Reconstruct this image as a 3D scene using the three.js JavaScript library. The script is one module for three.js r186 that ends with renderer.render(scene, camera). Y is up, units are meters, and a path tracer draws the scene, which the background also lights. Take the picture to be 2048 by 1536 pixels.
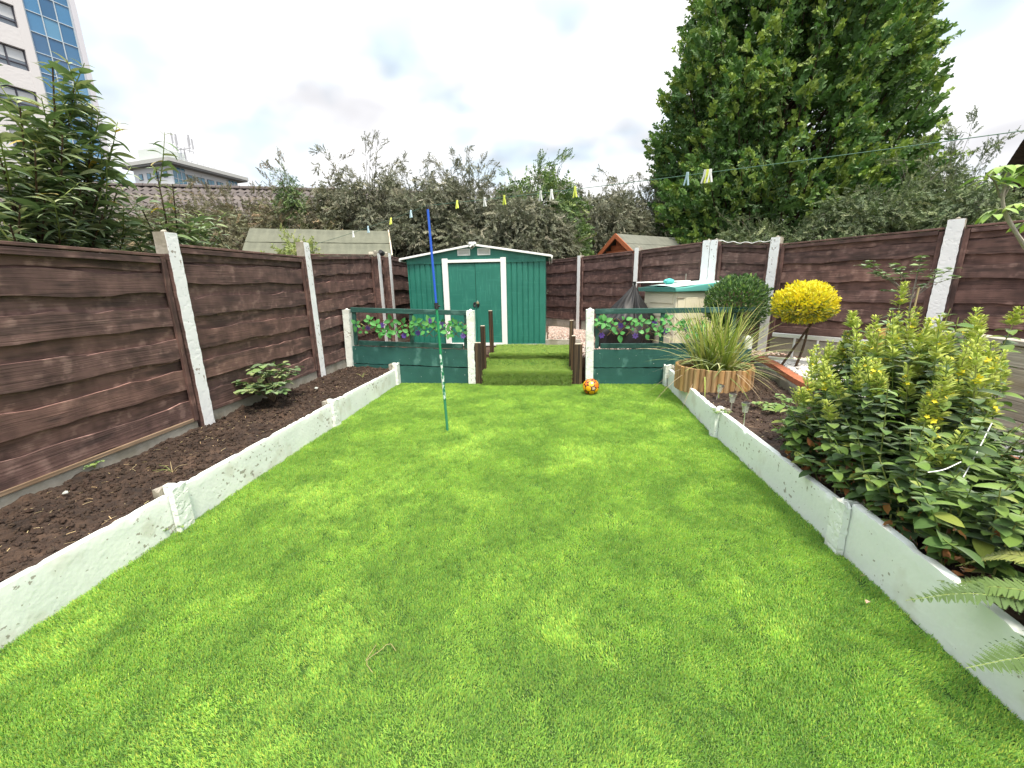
import * as THREE from 'three';
import { mergeGeometries, toCreasedNormals } from 'three/addons/utils/BufferGeometryUtils.js';
import { RoundedBoxGeometry } from 'three/addons/geometries/RoundedBoxGeometry.js';
import { createNoise2D, createNoise3D } from 'simplex-noise';

// ---------------------------------------------------------------- camera, sky, sun, exposure
const FOCAL = 815, PITCH = 0.2413, YAW = 0.0940, ROLL = -0.0185, EYE = new THREE.Vector3(0, 1.5, 0);
const V = (x, y, z) => new THREE.Vector3(x, y, z);
const scene = new THREE.Scene();
const fwd = V(-Math.sin(YAW) * Math.cos(PITCH), -Math.sin(PITCH), -Math.cos(YAW) * Math.cos(PITCH));
const r0 = V(Math.cos(YAW), 0, -Math.sin(YAW)), u0 = r0.clone().cross(fwd);
const camR = r0.clone().multiplyScalar(Math.cos(ROLL)).addScaledVector(u0, Math.sin(ROLL));
const camU = r0.clone().multiplyScalar(-Math.sin(ROLL)).addScaledVector(u0, Math.cos(ROLL));
const camera = new THREE.PerspectiveCamera(2 * Math.atan(768 / FOCAL) * 180 / Math.PI, 4 / 3, 0.05, 1000);
camera.position.copy(EYE);
camera.quaternion.setFromRotationMatrix(new THREE.Matrix4().makeBasis(camR, camU, fwd.clone().negate()));
scene.add(camera);

const renderer = new THREE.WebGLRenderer({ antialias: true });
renderer.toneMapping = THREE.LinearToneMapping;
renderer.toneMappingExposure = 3.75;
renderer.shadowMap.enabled = true;

function mulberry(a) { return () => { a = (a + 0x6d2b79f5) | 0; let t = Math.imul(a ^ (a >>> 15), 1 | a); t = (t + Math.imul(t ^ (t >>> 7), 61 | t)) ^ t; return ((t ^ (t >>> 14)) >>> 0) / 4294967296; }; }
const rng = mulberry(20240611);
const rnd = (a = 0, b = 1) => a + (b - a) * rng();
const pick = (l) => l[Math.floor(rng() * l.length)];
const gauss = () => (rng() + rng() + rng() + rng() - 2) * 0.87;
const n2 = createNoise2D(mulberry(7)), n3 = createNoise3D(mulberry(11));
const lerp = THREE.MathUtils.lerp, clamp = THREE.MathUtils.clamp, smooth = THREE.MathUtils.smoothstep;
function fbm3(x, y, z, o = 4) { let s = 0, a = 0.5; for (let i = 0; i < o; i++) { s += a * n3(x, y, z); x *= 2.03; y *= 2.03; z *= 2.03; a *= 0.5; } return s; }

// bright broken overcast: soft grey-lilac and pale blue patches in a white deck
{
  const W = 1024, H = 512, d = new Float32Array(W * H * 4);
  for (let j = 0; j < H; j++) for (let i = 0; i < W; i++) {
    const el = ((j + 0.5) / H - 0.5) * Math.PI, az = ((i + 0.5) / W - 0.5) * 2 * Math.PI;
    const ce = Math.cos(el), y = Math.sin(el), x = Math.cos(az) * ce, z = Math.sin(az) * ce;
    const k = 1.5 / (Math.max(y, 0) + 0.34), px = x * k, pz = z * k;
    const a = fbm3(px * 0.85 + 3.1, 0.4, pz * 1.15 + 1.7, 5), b = fbm3(px * 1.5 - 8, 4.2, pz * 1.9 + 5, 4), c = fbm3(px * 3.5, 9, pz * 3.5, 4);
    const grey = smooth(a + 0.16 * c, 0.0, 0.6), blue = smooth(b + 0.15 * c, -0.15, 0.5);
    const g = 0.335 + 0.48 * smooth(y, 0.38, 1.0) - 0.095 * grey - 0.03 * blue;
    const o = (j * W + i) * 4;
    d[o] = g * (1.0 - 0.22 * blue - 0.012 * grey); d[o + 1] = g * (1.0 - 0.09 * blue - 0.016 * grey); d[o + 2] = g * (1.012 + 0.012 * blue + 0.012 * grey); d[o + 3] = 1;
  }
  const sky = new THREE.DataTexture(d, W, H, THREE.RGBAFormat, THREE.FloatType);
  sky.mapping = THREE.EquirectangularReflectionMapping; sky.magFilter = THREE.LinearFilter; sky.minFilter = THREE.LinearFilter; sky.needsUpdate = true;
  scene.background = sky; scene.environment = sky;
}
const sun = new THREE.DirectionalLight(0xfff2df, 1.5);
sun.position.set(3.2, 16, 1.5); sun.target.position.set(0, 0, -5); sun.castShadow = true; sun.shadow.radius = 24;
Object.assign(sun.shadow.camera, { left: -14, right: 14, top: 14, bottom: -14, near: 1, far: 60 }); sun.shadow.mapSize.set(4096, 4096);
scene.add(sun, sun.target);

// ---------------------------------------------------------------- a photo pixel (2048 x 1536) and the plane it lies on -> a point in the garden
const ray = (px, py) => fwd.clone().multiplyScalar(FOCAL).addScaledVector(camR, px - 1024).addScaledVector(camU, -(py - 768));
const onY = (px, py, y) => { const d = ray(px, py); return EYE.clone().addScaledVector(d, (y - EYE.y) / d.y); };
const onX = (px, py, x) => { const d = ray(px, py); return EYE.clone().addScaledVector(d, x / d.x); };
const onZ = (px, py, z) => { const d = ray(px, py); return EYE.clone().addScaledVector(d, z / d.z); };

// ---------------------------------------------------------------- naming and bookkeeping
const taken = new Map();
function numbered(n) { const k = taken.get(n) || 0; taken.set(n, k + 1); return k ? n + '_' + String(k).padStart(3, '0') : n; }
function shade(o) { o.castShadow = true; o.receiveShadow = true; return o; }
function tag(o, label, category, group, kind) { o.userData.label = label; if (category) o.userData.category = category; if (group) o.userData.group = group; if (kind) o.userData.kind = kind; return o; }
function thing(name, label, category, pos = [0, 0, 0], turn = 0, group) { const o = new THREE.Group(); o.name = numbered(name); o.position.set(...pos); o.rotation.y = turn; scene.add(o); return tag(o, label, category, group); }
function mesh(name, geo, mat, parent) { const m = shade(new THREE.Mesh(geo, mat)); m.name = name; parent.add(m); return m; }
function solo(name, geo, mat, label, category, group) { const m = shade(new THREE.Mesh(geo, mat)); m.name = numbered(name); scene.add(m); return tag(m, label, category, group); }
function struct(name, geo, mat, label) { const m = shade(new THREE.Mesh(geo, mat)); m.name = numbered(name); scene.add(m); m.userData.kind = 'structure'; m.userData.label = label; m.userData.category = 'ground'; return m; }
function part(name, parent) { const g = new THREE.Group(); g.name = name; parent.add(g); return g; }
const M4 = new THREE.Matrix4(), Q4 = new THREE.Quaternion(), E3 = new THREE.Euler(), S3 = new THREE.Vector3(), P3 = new THREE.Vector3();
function swarm(name, geo, mat, list, parent) { // list of {p, q, s, c}; countless small pieces as one object
  const m = new THREE.InstancedMesh(geo, mat, list.length); m.name = parent ? name : numbered(name);
  list.forEach((e, i) => { S3.set(1, 1, 1); if (typeof e.s === 'number') S3.multiplyScalar(e.s); else if (e.s) S3.copy(e.s); M4.compose(e.p, e.q, S3); m.setMatrixAt(i, M4); if (e.c) m.setColorAt(i, e.c); });
  shade(m); m.userData.kind = 'stuff'; (parent || scene).add(m); return m;
}
const euler = (x, y, z, o = 'YXZ') => new THREE.Quaternion().setFromEuler(new THREE.Euler(x, y, z, o));
const col = (r, g, b) => new THREE.Color().setRGB(r, g, b);
const tint = (v = 0.1, w = 0.04) => { const k = 1 + gauss() * v; return col(k * (1 + gauss() * w), k * (1 + gauss() * w * 0.5), k * (1 + gauss() * w)); };
function aim(dir, roll = 0, up = V(0, 1, 0)) { // y axis along dir
  const y = dir.clone().normalize(), z = up.clone().addScaledVector(y, -up.dot(y)); if (z.lengthSq() < 1e-6) z.set(1, 0, 0).addScaledVector(y, -y.x); z.normalize();
  const x = y.clone().cross(z); const q = new THREE.Quaternion().setFromRotationMatrix(new THREE.Matrix4().makeBasis(x, y, z));
  return roll ? q.multiply(new THREE.Quaternion().setFromAxisAngle(V(0, 1, 0), roll)) : q;
}

// ---------------------------------------------------------------- textures: tiling value noise
function vnoise(seed) {
  const h = (x, y) => { let t = Math.imul(x, 374761393) ^ Math.imul(y, 668265263) ^ Math.imul(seed + 1, 974711); t = Math.imul(t ^ (t >>> 13), 1274126177); return ((t ^ (t >>> 16)) >>> 0) / 4294967296; };
  return (u, v, px, py) => { const x = u * px, y = v * py, xi = Math.floor(x), yi = Math.floor(y), fx = x - xi, fy = y - yi, sx = fx * fx * (3 - 2 * fx), sy = fy * fy * (3 - 2 * fy), m = (a, b) => ((a % b) + b) % b;
    const x0 = m(xi, px), x1 = m(xi + 1, px), y0 = m(yi, py), y1 = m(yi + 1, py);
    return lerp(lerp(h(x0, y0), h(x1, y0), sx), lerp(h(x0, y1), h(x1, y1), sx), sy); };
}
const va = vnoise(1), vb = vnoise(2), vc = vnoise(3), vd = vnoise(4);
function fb(f, u, v, px, py, o = 4) { let s = 0, a = 0.5, t = 0; for (let i = 0; i < o; i++) { s += a * f(u, v, px, py); t += a; px *= 2; py *= 2; a *= 0.5; } return s / t; }
function texture(w, h, fn, srgb = true) { // fn(u, v) -> [r,g,b] 0..1
  const d = new Uint8Array(w * h * 4);
  for (let j = 0; j < h; j++) for (let i = 0; i < w; i++) { const c = fn(i / w, j / h), o = (j * w + i) * 4; d[o] = clamp(c[0], 0, 1) * 255; d[o + 1] = clamp(c[1], 0, 1) * 255; d[o + 2] = clamp(c[2], 0, 1) * 255; d[o + 3] = 255; }
  const t = new THREE.DataTexture(d, w, h, THREE.RGBAFormat); t.wrapS = t.wrapT = THREE.RepeatWrapping; t.magFilter = THREE.LinearFilter; t.minFilter = THREE.LinearMipmapLinearFilter; t.generateMipmaps = true;
  if (srgb) t.colorSpace = THREE.SRGBColorSpace; t.needsUpdate = true; return t;
}
const grey = (f) => (u, v) => { const k = f(u, v); return [k, k, k]; };
const mix3 = (a, b, t) => a.map((x, i) => lerp(x, b[i], t));
function retile(t, sx, sy) { const c = t.clone(); c.repeat.set(sx, sy); c.needsUpdate = true; return c; }

// wood: grain runs along u; one tile is 2 m x 0.5 m
const grainH = (u, v) => { const w = v + 0.02 * (fb(va, u, v, 4, 4, 3) - 0.5); return 0.55 * fb(vb, u, w, 6, 64, 3) + 0.25 * va(u, w, 10, 160) + 0.2 * fb(vc, u, v, 24, 12, 3); };
const grainBump = texture(1024, 256, grey(grainH), false);
const fenceMap = texture(1024, 512, (u, v) => {
  const g = grainH(u, v), m = fb(vc, u, v, 14, 4, 4), d = fb(vd, u, v, 34, 3, 3), worn = smooth(fb(va, u, v, 24, 6, 5) + 0.4 * (g - 0.5), 0.56, 0.8), dark = smooth(fb(vb, u, v, 7, 7, 4), 0.5, 0.75);
  let c = mix3([0.22, 0.155, 0.14], [0.43, 0.325, 0.295], clamp(0.3 + 0.5 * g + 1.1 * (m - 0.5) + 0.5 * (d - 0.5), 0, 1));
  c = mix3(c, [0.58, 0.475, 0.43], worn * 0.5); return mix3(c, [0.165, 0.12, 0.11], dark * 0.6);
});
const greyWoodMap = texture(1024, 256, (u, v) => { const g = grainH(u, v), m = fb(vc, u, v, 5, 3, 4); return mix3(mix3([0.36, 0.34, 0.31], [0.72, 0.69, 0.64], clamp(g * 1.1 + 0.5 * (m - 0.5), 0, 1)), [0.42, 0.36, 0.28], smooth(fb(va, u, v, 5, 4, 3), 0.55, 0.8) * 0.5); });
const oldTimberMap = texture(512, 256, (u, v) => { const g = grainH(u, v), s = smooth(vb(u, v, 3, 40), 0.35, 0.75); return mix3([0.13, 0.1, 0.075], [0.45, 0.37, 0.27], clamp(0.55 * g + 0.5 * s - 0.1, 0, 1)); });
const pineMap = texture(512, 256, (u, v) => { const g = grainH(u, v); return mix3([0.56, 0.43, 0.28], [0.80, 0.69, 0.53], clamp(g * 1.25 - 0.1, 0, 1)); });
// concrete and paint
const concBump = texture(512, 512, grey((u, v) => 0.6 * fb(va, u, v, 8, 8, 5) + 0.4 * fb(vb, u, v, 64, 64, 2)), false);
const pitBump = texture(512, 512, grey((u, v) => { const n = fb(vb, u, v, 40, 40, 3); return 0.75 * smooth(n, 0.28, 0.5) + 0.25 * fb(va, u, v, 10, 10, 4); }), false);
const whitePaintMap = texture(1024, 1024, (u, v) => {
  const m = fb(va, u, v, 6, 6, 5), chip = smooth(fb(vb, u, v, 52, 52, 4) + 0.4 * (fb(vc, u, v, 5, 5, 3) - 0.5), 0.80, 0.84), stain = smooth(fb(vd, u, v, 9, 7, 4), 0.56, 0.8);
  let c = mix3([0.84, 0.875, 0.85], [0.915, 0.93, 0.915], m); c = mix3(c, [0.74, 0.73, 0.67], stain * 0.4); return mix3(c, [0.52, 0.50, 0.45], chip * 0.7);
});
const postPaintMap = texture(512, 512, (u, v) => {
  const m = fb(va, u, v, 6, 6, 5), chip = smooth(fb(vb, u, v, 46, 26, 4) + 0.35 * (fb(vc, u, v, 6, 3, 3) - 0.5), 0.79, 0.83);
  return mix3(mix3([0.84, 0.85, 0.86], [0.93, 0.935, 0.94], m), [0.5, 0.46, 0.42], chip * 0.75);
});
const concreteMap = texture(512, 512, (u, v) => { const m = fb(va, u, v, 6, 6, 5), s = fb(vb, u, v, 70, 70, 2), d = smooth(fb(vc, u, v, 7, 5, 4), 0.5, 0.75); return mix3(mix3([0.52, 0.50, 0.46], [0.73, 0.71, 0.66], clamp(m * 0.8 + s * 0.35 - 0.1, 0, 1)), [0.45, 0.43, 0.36], d * 0.5); });
const greenWallMap = texture(1024, 512, (u, v) => {
  const m = fb(va, u, v, 6, 6, 5), wear = smooth(fb(vb, u, v, 11, 7, 5), 0.55, 0.76), chip = smooth(fb(vc, u, v, 60, 60, 3), 0.875, 0.9);
  let c = mix3([0.085, 0.24, 0.22], [0.14, 0.335, 0.305], m); c = mix3(c, [0.31, 0.47, 0.44], wear * 0.6); return mix3(c, [0.8, 0.82, 0.8], chip * 0.8);
});
const soilMap = texture(1024, 1024, (u, v) => { const m = fb(va, u, v, 24, 24, 5), l = fb(vb, u, v, 6, 6, 4), s = vd(u, v, 220, 220); let c = mix3([0.145, 0.11, 0.09], [0.40, 0.325, 0.265], clamp(m * 0.9 + (l - 0.5) * 0.7 - 0.05, 0, 1)); return mix3(c, [0.55, 0.46, 0.36], s > 0.965 ? 0.5 : 0); });
const soilBump = texture(1024, 1024, grey((u, v) => 0.6 * fb(va, u, v, 24, 24, 5) + 0.4 * fb(vc, u, v, 90, 90, 3)), false);
const turfMap = texture(1024, 1024, (u, v) => { const m = fb(va, u, v, 90, 90, 3), l = fb(vb, u, v, 7, 7, 4); return mix3([0.12, 0.22, 0.04], [0.30, 0.46, 0.12], clamp(m * 0.8 + (l - 0.5) * 0.6 + 0.05, 0, 1)); });
const feltMap = texture(512, 512, (u, v) => { const m = fb(va, u, v, 5, 9, 4), s = vd(u, v, 200, 200), r = fb(vb, u, v, 24, 3, 3); return mix3([0.46, 0.47, 0.42], [0.64, 0.645, 0.58], clamp(m * 0.6 + s * 0.3 + (r - 0.5) * 0.6 + 0.05, 0, 1)); });
const metalGreenMap = texture(512, 512, (u, v) => { const m = fb(va, u, v, 6, 3, 4), s = smooth(fb(vb, u, v, 60, 5, 4), 0.58, 0.8), h = smooth(fb(vc, u, v, 5, 44, 3), 0.62, 0.85); let c = mix3([0.09, 0.345, 0.295], [0.14, 0.41, 0.35], m); return mix3(c, [0.28, 0.53, 0.46], 0.3 * s + 0.2 * h); });
const mottleBump = texture(256, 256, grey((u, v) => fb(va, u, v, 12, 12, 4)), false);

const std = (o) => new THREE.MeshStandardMaterial(o);
const phys = (o) => new THREE.MeshPhysicalMaterial(o);
const leafMat = (r, g, b, o = {}) => phys({ color: col(r, g, b), roughness: 0.92, transmission: 0.32, thickness: 0, clearcoat: o.gloss ?? 0.18, clearcoatRoughness: 0.42, side: THREE.DoubleSide, ...(o.map ? { map: o.map } : {}) });
const M = {};
const fenceTones = [[1.18, 1.22, 1.26], [1.02, 1.04, 1.1], [1.32, 1.32, 1.32], [1.14, 1.12, 1.14], [1.24, 1.28, 1.36]];
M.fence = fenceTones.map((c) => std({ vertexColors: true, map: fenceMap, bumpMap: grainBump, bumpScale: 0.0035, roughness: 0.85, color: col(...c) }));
M.bareWood = std({ map: greyWoodMap, bumpMap: grainBump, bumpScale: 0.002, roughness: 0.85, color: col(0.95, 0.74, 0.58) });
M.postWhite = std({ map: postPaintMap, bumpMap: pitBump, bumpScale: 0.0015, roughness: 0.7 });
M.concrete = std({ map: concreteMap, bumpMap: concBump, bumpScale: 0.005, roughness: 0.9 });
M.whiteBoard = std({ map: whitePaintMap, bumpMap: concBump, bumpScale: 0.003, roughness: 0.75 });
M.whitePit = std({ map: whitePaintMap, bumpMap: pitBump, bumpScale: 0.0028, roughness: 0.85 });
M.greenWall = std({ map: greenWallMap, bumpMap: grainBump, bumpScale: 0.002, roughness: 0.6, color: col(1.6, 1.42, 1.48) });
M.greenWood = std({ map: greenWallMap, bumpMap: grainBump, bumpScale: 0.003, roughness: 0.65, color: col(1.25, 1.05, 1.05) });
M.soil = std({ map: soilMap, bumpMap: soilBump, bumpScale: 0.035, roughness: 1, color: col(0.86, 0.82, 0.8) });
M.turf = std({ map: turfMap, roughness: 1 });
M.metalGreen = std({ map: metalGreenMap, roughness: 0.42, metalness: 0.0, color: col(1.5, 1.35, 1.4) });
M.metalWhite = std({ color: col(0.80, 0.81, 0.80), roughness: 0.45 });
M.dark = std({ color: col(0.02, 0.02, 0.022), roughness: 0.5 });
M.greyWood = [[1.7, 1.7, 1.7], [1.5, 1.48, 1.46], [1.85, 1.8, 1.72]].map((c) => std({ map: greyWoodMap, bumpMap: grainBump, bumpScale: 0.004, roughness: 0.9, color: col(...c) }));
M.oldTimber = std({ map: oldTimberMap, bumpMap: grainBump, bumpScale: 0.0035, roughness: 0.92 });
M.oldTimberB = std({ map: oldTimberMap, bumpMap: grainBump, bumpScale: 0.004, roughness: 0.92, color: col(0.72, 0.62, 0.52) });
M.log = [[1, 0.98, 0.95], [0.8, 0.74, 0.7], [1.08, 0.98, 0.82], [0.92, 0.9, 0.9], [1.0, 0.86, 0.6]].map((c) => std({ map: pineMap, bumpMap: grainBump, bumpScale: 0.003, roughness: 0.8, color: col(...c) }));
M.bark = std({ map: retile(oldTimberMap, 2, 1), bumpMap: grainBump, bumpScale: 0.0035, roughness: 0.95, color: col(1.1, 1.05, 1.0) });
M.twig = std({ color: col(0.16, 0.11, 0.07), roughness: 0.9 });
M.greyTwig = std({ color: col(0.22, 0.20, 0.17), roughness: 0.9, bumpMap: mottleBump, bumpScale: 0.003 });
M.stem = std({ color: col(0.20, 0.26, 0.06), roughness: 0.7 });
M.straw = std({ color: col(0.48, 0.38, 0.2), roughness: 0.85, side: THREE.DoubleSide });

// ---------------------------------------------------------------- geometry helpers
function boxUV(g) { // uv in metres from the face's own plane, long side along u
  const p = g.attributes.position, n = g.attributes.normal; g.computeBoundingBox(); const s = g.boundingBox.getSize(V(0, 0, 0)); const uv = new Float32Array(p.count * 2), ou = rnd(0, 3), ov = rnd(0, 3);
  for (let i = 0; i < p.count; i++) {
    const a = [Math.abs(n.getX(i)), Math.abs(n.getY(i)), Math.abs(n.getZ(i))], k = a.indexOf(Math.max(...a)), q = [p.getX(i), p.getY(i), p.getZ(i)], d = [s.x, s.y, s.z];
    let [e, f] = [0, 1, 2].filter((x) => x !== k); if (d[f] > d[e]) [e, f] = [f, e];
    uv[i * 2] = q[e] * 0.5 + ou; uv[i * 2 + 1] = q[f] * 2 + ov;
  }
  g.setAttribute('uv', new THREE.BufferAttribute(uv, 2)); return g;
}
function meterUV(g, s = 1) { // like boxUV with the same scale on both axes
  const p = g.attributes.position, n = g.attributes.normal, uv = new Float32Array(p.count * 2), ou = rnd(0, 3), ov = rnd(0, 3);
  for (let i = 0; i < p.count; i++) { const x = Math.abs(n.getX(i)), y = Math.abs(n.getY(i)), z = Math.abs(n.getZ(i)); let a, b; if (x >= y && x >= z) { a = p.getZ(i); b = p.getY(i); } else if (y >= z) { a = p.getX(i); b = p.getZ(i); } else { a = p.getX(i); b = p.getY(i); } uv[i * 2] = a * s + ou; uv[i * 2 + 1] = b * s + ov; }
  g.setAttribute('uv', new THREE.BufferAttribute(uv, 2)); return g;
}
function rbox(w, h, d, r = 0.006, seg = 1) { const g = new RoundedBoxGeometry(w, h, d, seg, Math.min(r, w / 2.1, h / 2.1, d / 2.1)); return g; }
const wbox = (w, h, d, r) => boxUV(rbox(w, h, d, r));           // wood
const cbox = (w, h, d, r, s = 1) => meterUV(rbox(w, h, d, r), s); // concrete, paint
function roughen(g, amp, freq, keep) { // chipped, uneven cast surface
  const p = g.attributes.position, n = g.attributes.normal;
  for (let i = 0; i < p.count; i++) { const x = p.getX(i), y = p.getY(i), z = p.getZ(i), k = amp * (fbm3(x * freq + 5, y * freq, z * freq, 3) * 1.4 - 0.25); p.setXYZ(i, x + n.getX(i) * k, y + n.getY(i) * k, z + n.getZ(i) * k); }
  g.computeVertexNormals(); return g;
}
function segbox(w, h, d, sx, sy, sz) { return new THREE.BoxGeometry(w, h, d, sx, sy, sz); }
function tubeAlong(pts, r, seg = 8, rad = 6, taper) { // pts Vector3[]; r number or function of t
  const c = pts.length > 2 ? new THREE.CatmullRomCurve3(pts) : new THREE.LineCurve3(pts[0], pts[1]); const g = new THREE.TubeGeometry(c, seg, 1, rad, false), p = g.attributes.position;
  for (let i = 0; i <= seg; i++) { const t = i / seg, o = c.getPointAt(t), k = typeof r === 'function' ? r(t) : r * (taper ? lerp(1, taper, t) : 1); for (let j = 0; j <= rad; j++) { const a = i * (rad + 1) + j; p.setXYZ(a, o.x + (p.getX(a) - o.x) * k, o.y + (p.getY(a) - o.y) * k, o.z + (p.getZ(a) - o.z) * k); } }
  g.computeVertexNormals(); return g;
}
function leafGeo(L, W, o = {}) { // along +y from the stalk, face to +z; droop bends it back, fold lifts both halves
  const n = o.n ?? 5, droop = o.droop ?? 0.25, fold = o.fold ?? 0.25, peak = o.peak ?? 0.42, wave = o.wave ?? 0, pos = [], uv = [], idx = [], stalk = o.stalk ?? 0;
  for (let i = 0; i <= n; i++) {
    const t = i / n, w = 0.5 * W * (t <= 0 ? (stalk ? 0.04 : 0.08) : t >= 1 ? 0.015 : Math.pow(Math.sin(Math.PI * Math.pow(t, Math.log(0.5) / Math.log(peak))), o.pow ?? 0.85));
    const a = droop * t * t * 1.2, y = L * (t - 0.15 * droop * t * t), z = -L * a * 0.5 + wave * Math.sin(t * 9) * W * 0.1;
    pos.push(-w, y, z + w * fold, 0, y, z, w, y, z + w * fold); uv.push(0, t, 0.5, t, 1, t);
    if (i) { const k = i * 3; idx.push(k - 3, k - 2, k + 1, k - 3, k + 1, k, k - 2, k - 1, k + 2, k - 2, k + 2, k + 1); }
  }
  const g = new THREE.BufferGeometry(); g.setAttribute('position', new THREE.Float32BufferAttribute(pos, 3)); g.setAttribute('uv', new THREE.Float32BufferAttribute(uv, 2)); g.setIndex(idx); g.computeVertexNormals(); return g;
}
function placed(g, p, q, s = 1) { const c = g.clone(); c.applyMatrix4(new THREE.Matrix4().compose(p, q, typeof s === 'number' ? V(s, s, s) : s)); return c; }
const join = (l) => mergeGeometries(l.map((g) => { const c = g.index ? g.toNonIndexed() : g; for (const k of Object.keys(c.attributes)) if (!['position', 'normal', 'uv'].includes(k)) c.deleteAttribute(k); if (!c.attributes.uv) c.setAttribute('uv', new THREE.Float32BufferAttribute(new Float32Array(c.attributes.position.count * 2), 2)); return c; }), false);
const leafTex = texture(64, 128, (u, v) => { const m = Math.abs(u - 0.5), vein = smooth(0.5 + 0.5 * Math.sin((v * 9 - m * 7) * 6.283), 0.9, 1) * 0.22 + (m < 0.035 ? 0.35 : 0), s = 0.94 + 0.06 * fb(va, u, v, 6, 12, 3); return [s * (0.93 + 0.07 * vein), s * (0.94 + 0.06 * vein), s * (0.92 + 0.08 * vein)]; });
// ================================================================ the setting
const XL = -2.36, XR = 1.63, ZW = -6.08, TER = 0.40, SOIL = 0.24;
{ // far ground: one sheet to the horizon, with the bed and terrace levels built on it
  const g = new THREE.PlaneGeometry(900, 900, 1, 1).rotateX(-Math.PI / 2); g.translate(0, -0.06, -200);
  const uv = g.attributes.uv; for (let i = 0; i < uv.count; i++) uv.setXY(i, uv.getX(i) * 900, uv.getY(i) * 900);
  struct('ground', g, std({ map: soilMap, roughness: 1, color: col(0.8, 0.9, 0.6) }), 'rough ground of the neighbouring plots beyond the fences');
}
const lawnRight = (z) => XR + 0.075 * smooth(-z, 4.1, 5.95);
{ // lawn mat
  const s = new THREE.Shape(); s.moveTo(XL + 0.004, -1.6); s.lineTo(XR - 0.002, -1.6); s.lineTo(XR - 0.002, 4.1); s.lineTo(lawnRight(-5.95) - 0.004, 6.07); s.lineTo(XL + 0.004, 6.07); s.closePath();
  const g = new THREE.ShapeGeometry(s).rotateX(-Math.PI / 2); struct('lawn', g, M.turf, 'bright green artificial lawn between two white concrete edgings').userData.category = 'lawn';
}
function soilBed(pts, name, label) { // pts: function (u,v)->[x,z]; rumpled earth sheet
  const nu = 60, nv = 300, pos = [], uv = [], idx = [];
  for (let j = 0; j <= nv; j++) for (let i = 0; i <= nu; i++) { const [x, z, y] = pts(i / nu, j / nv); pos.push(x, y, z); uv.push(x * 0.9, z * 0.9); }
  for (let j = 0; j < nv; j++) for (let i = 0; i < nu; i++) { const a = j * (nu + 1) + i; idx.push(a, a + 1, a + nu + 1, a + 1, a + nu + 2, a + nu + 1); }
  const g = new THREE.BufferGeometry(); g.setAttribute('position', new THREE.Float32BufferAttribute(pos, 3)); g.setAttribute('uv', new THREE.Float32BufferAttribute(uv, 2)); g.setIndex(idx); g.computeVertexNormals();
  return struct(name, g, M.soil, label);
}
const lump = (x, z) => 0.035 * fbm3(x * 2.6, 0, z * 2.6, 3) + 0.04 * Math.max(0, fbm3(x * 9, 3, z * 9, 4)) + 0.02 * fbm3(x * 26, 7, z * 26, 2);
const leftSoil = (x, z) => lerp(0.24, 0.275, smooth(-x, 2.45, 3.15)) + lump(x, z) * smooth(-x, 2.38, 2.6);
const rightSoil = (x, z) => lerp(0.225, 0.245, smooth(x, 1.75, 2.5)) + lump(x + 30, z) * smooth(x, 1.68, 1.9);
soilBed((u, v) => { const x = lerp(XL - 0.03, -3.2, u), z = lerp(1.2, -6.06, v); return [x, z, leftSoil(x, z)]; }, 'flower_bed', 'dug dark brown soil between the white edging and the brown fence with hydrangea');
soilBed((u, v) => { const z = lerp(-6.06, 1.2, v), x = lerp(lawnRight(z) + 0.03, brickX(z) + 0.03, u); return [x, z, rightSoil(x, z)]; }, 'flower_bed', 'brown soil of the bed below the brick topped wall');
function brickX(z) { return z < -4.2 ? lerp(2.64, 2.92, smooth(-z, 4.2, 6.0)) : 2.64 + 0.05 * smooth(z, -4.2, -2.2); }
for (const o of scene.children) if (o.name.startsWith('flower_bed')) o.userData.category = 'soil';
{ // loose clods and straw on the beds
  const clod = new THREE.IcosahedronGeometry(1, 1); const p = clod.attributes.position; for (let i = 0; i < p.count; i++) { const k = 1 + 0.5 * n3(p.getX(i) * 1.7, p.getY(i) * 1.7, p.getZ(i) * 1.7); p.setXYZ(i, p.getX(i) * k, p.getY(i) * k * 0.75, p.getZ(i) * k); } clod.computeVertexNormals(); meterUV(clod, 0.3);
  const straw = new THREE.PlaneGeometry(0.004, 0.06, 1, 3).rotateX(-Math.PI / 2); { const q = straw.attributes.position; for (let i = 0; i < q.count; i++) q.setY(i, 0.006 - 3 * q.getZ(i) ** 2 + 0.002); straw.computeVertexNormals(); }
  const clods = [], bits = [];
  for (let i = 0; i < 17000; i++) { const L = rng() < 0.62, z = rnd(0, -6), x = L ? rnd(-2.45, -3.14) : rnd(1.8, 2.55), y = L ? leftSoil(x, z) : rightSoil(x, z), s = 0.003 + 0.015 * rng() ** 4; clods.push({ p: V(x, y + s * 0.2, z), q: euler(rnd(0, 6), rnd(0, 6), 0), s, c: tint(0.18, 0.06) }); }
  for (let i = 0; i < 1100; i++) { const L = rng() < 0.55, z = rnd(0, -6), x = L ? rnd(-2.4, -3.1) : rnd(1.74, 2.6), y = L ? leftSoil(x, z) : rightSoil(x, z); bits.push({ p: V(x, y + 0.004, z), q: euler(gauss() * 0.25, rnd(0, 6), gauss() * 0.3), s: rnd(0.2, 0.75), c: tint(0.3, 0.1) }); }
  tag(swarm('soil_clods', clod, std({ map: soilMap, roughness: 1, color: col(0.86, 0.82, 0.8) }), clods), 'loose crumbs of earth lying on both flower beds', 'soil');
  tag(swarm('straw_bits', straw, M.straw, bits), 'dry straw and root fibres scattered over the flower bed soil', 'straw');
}
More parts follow.
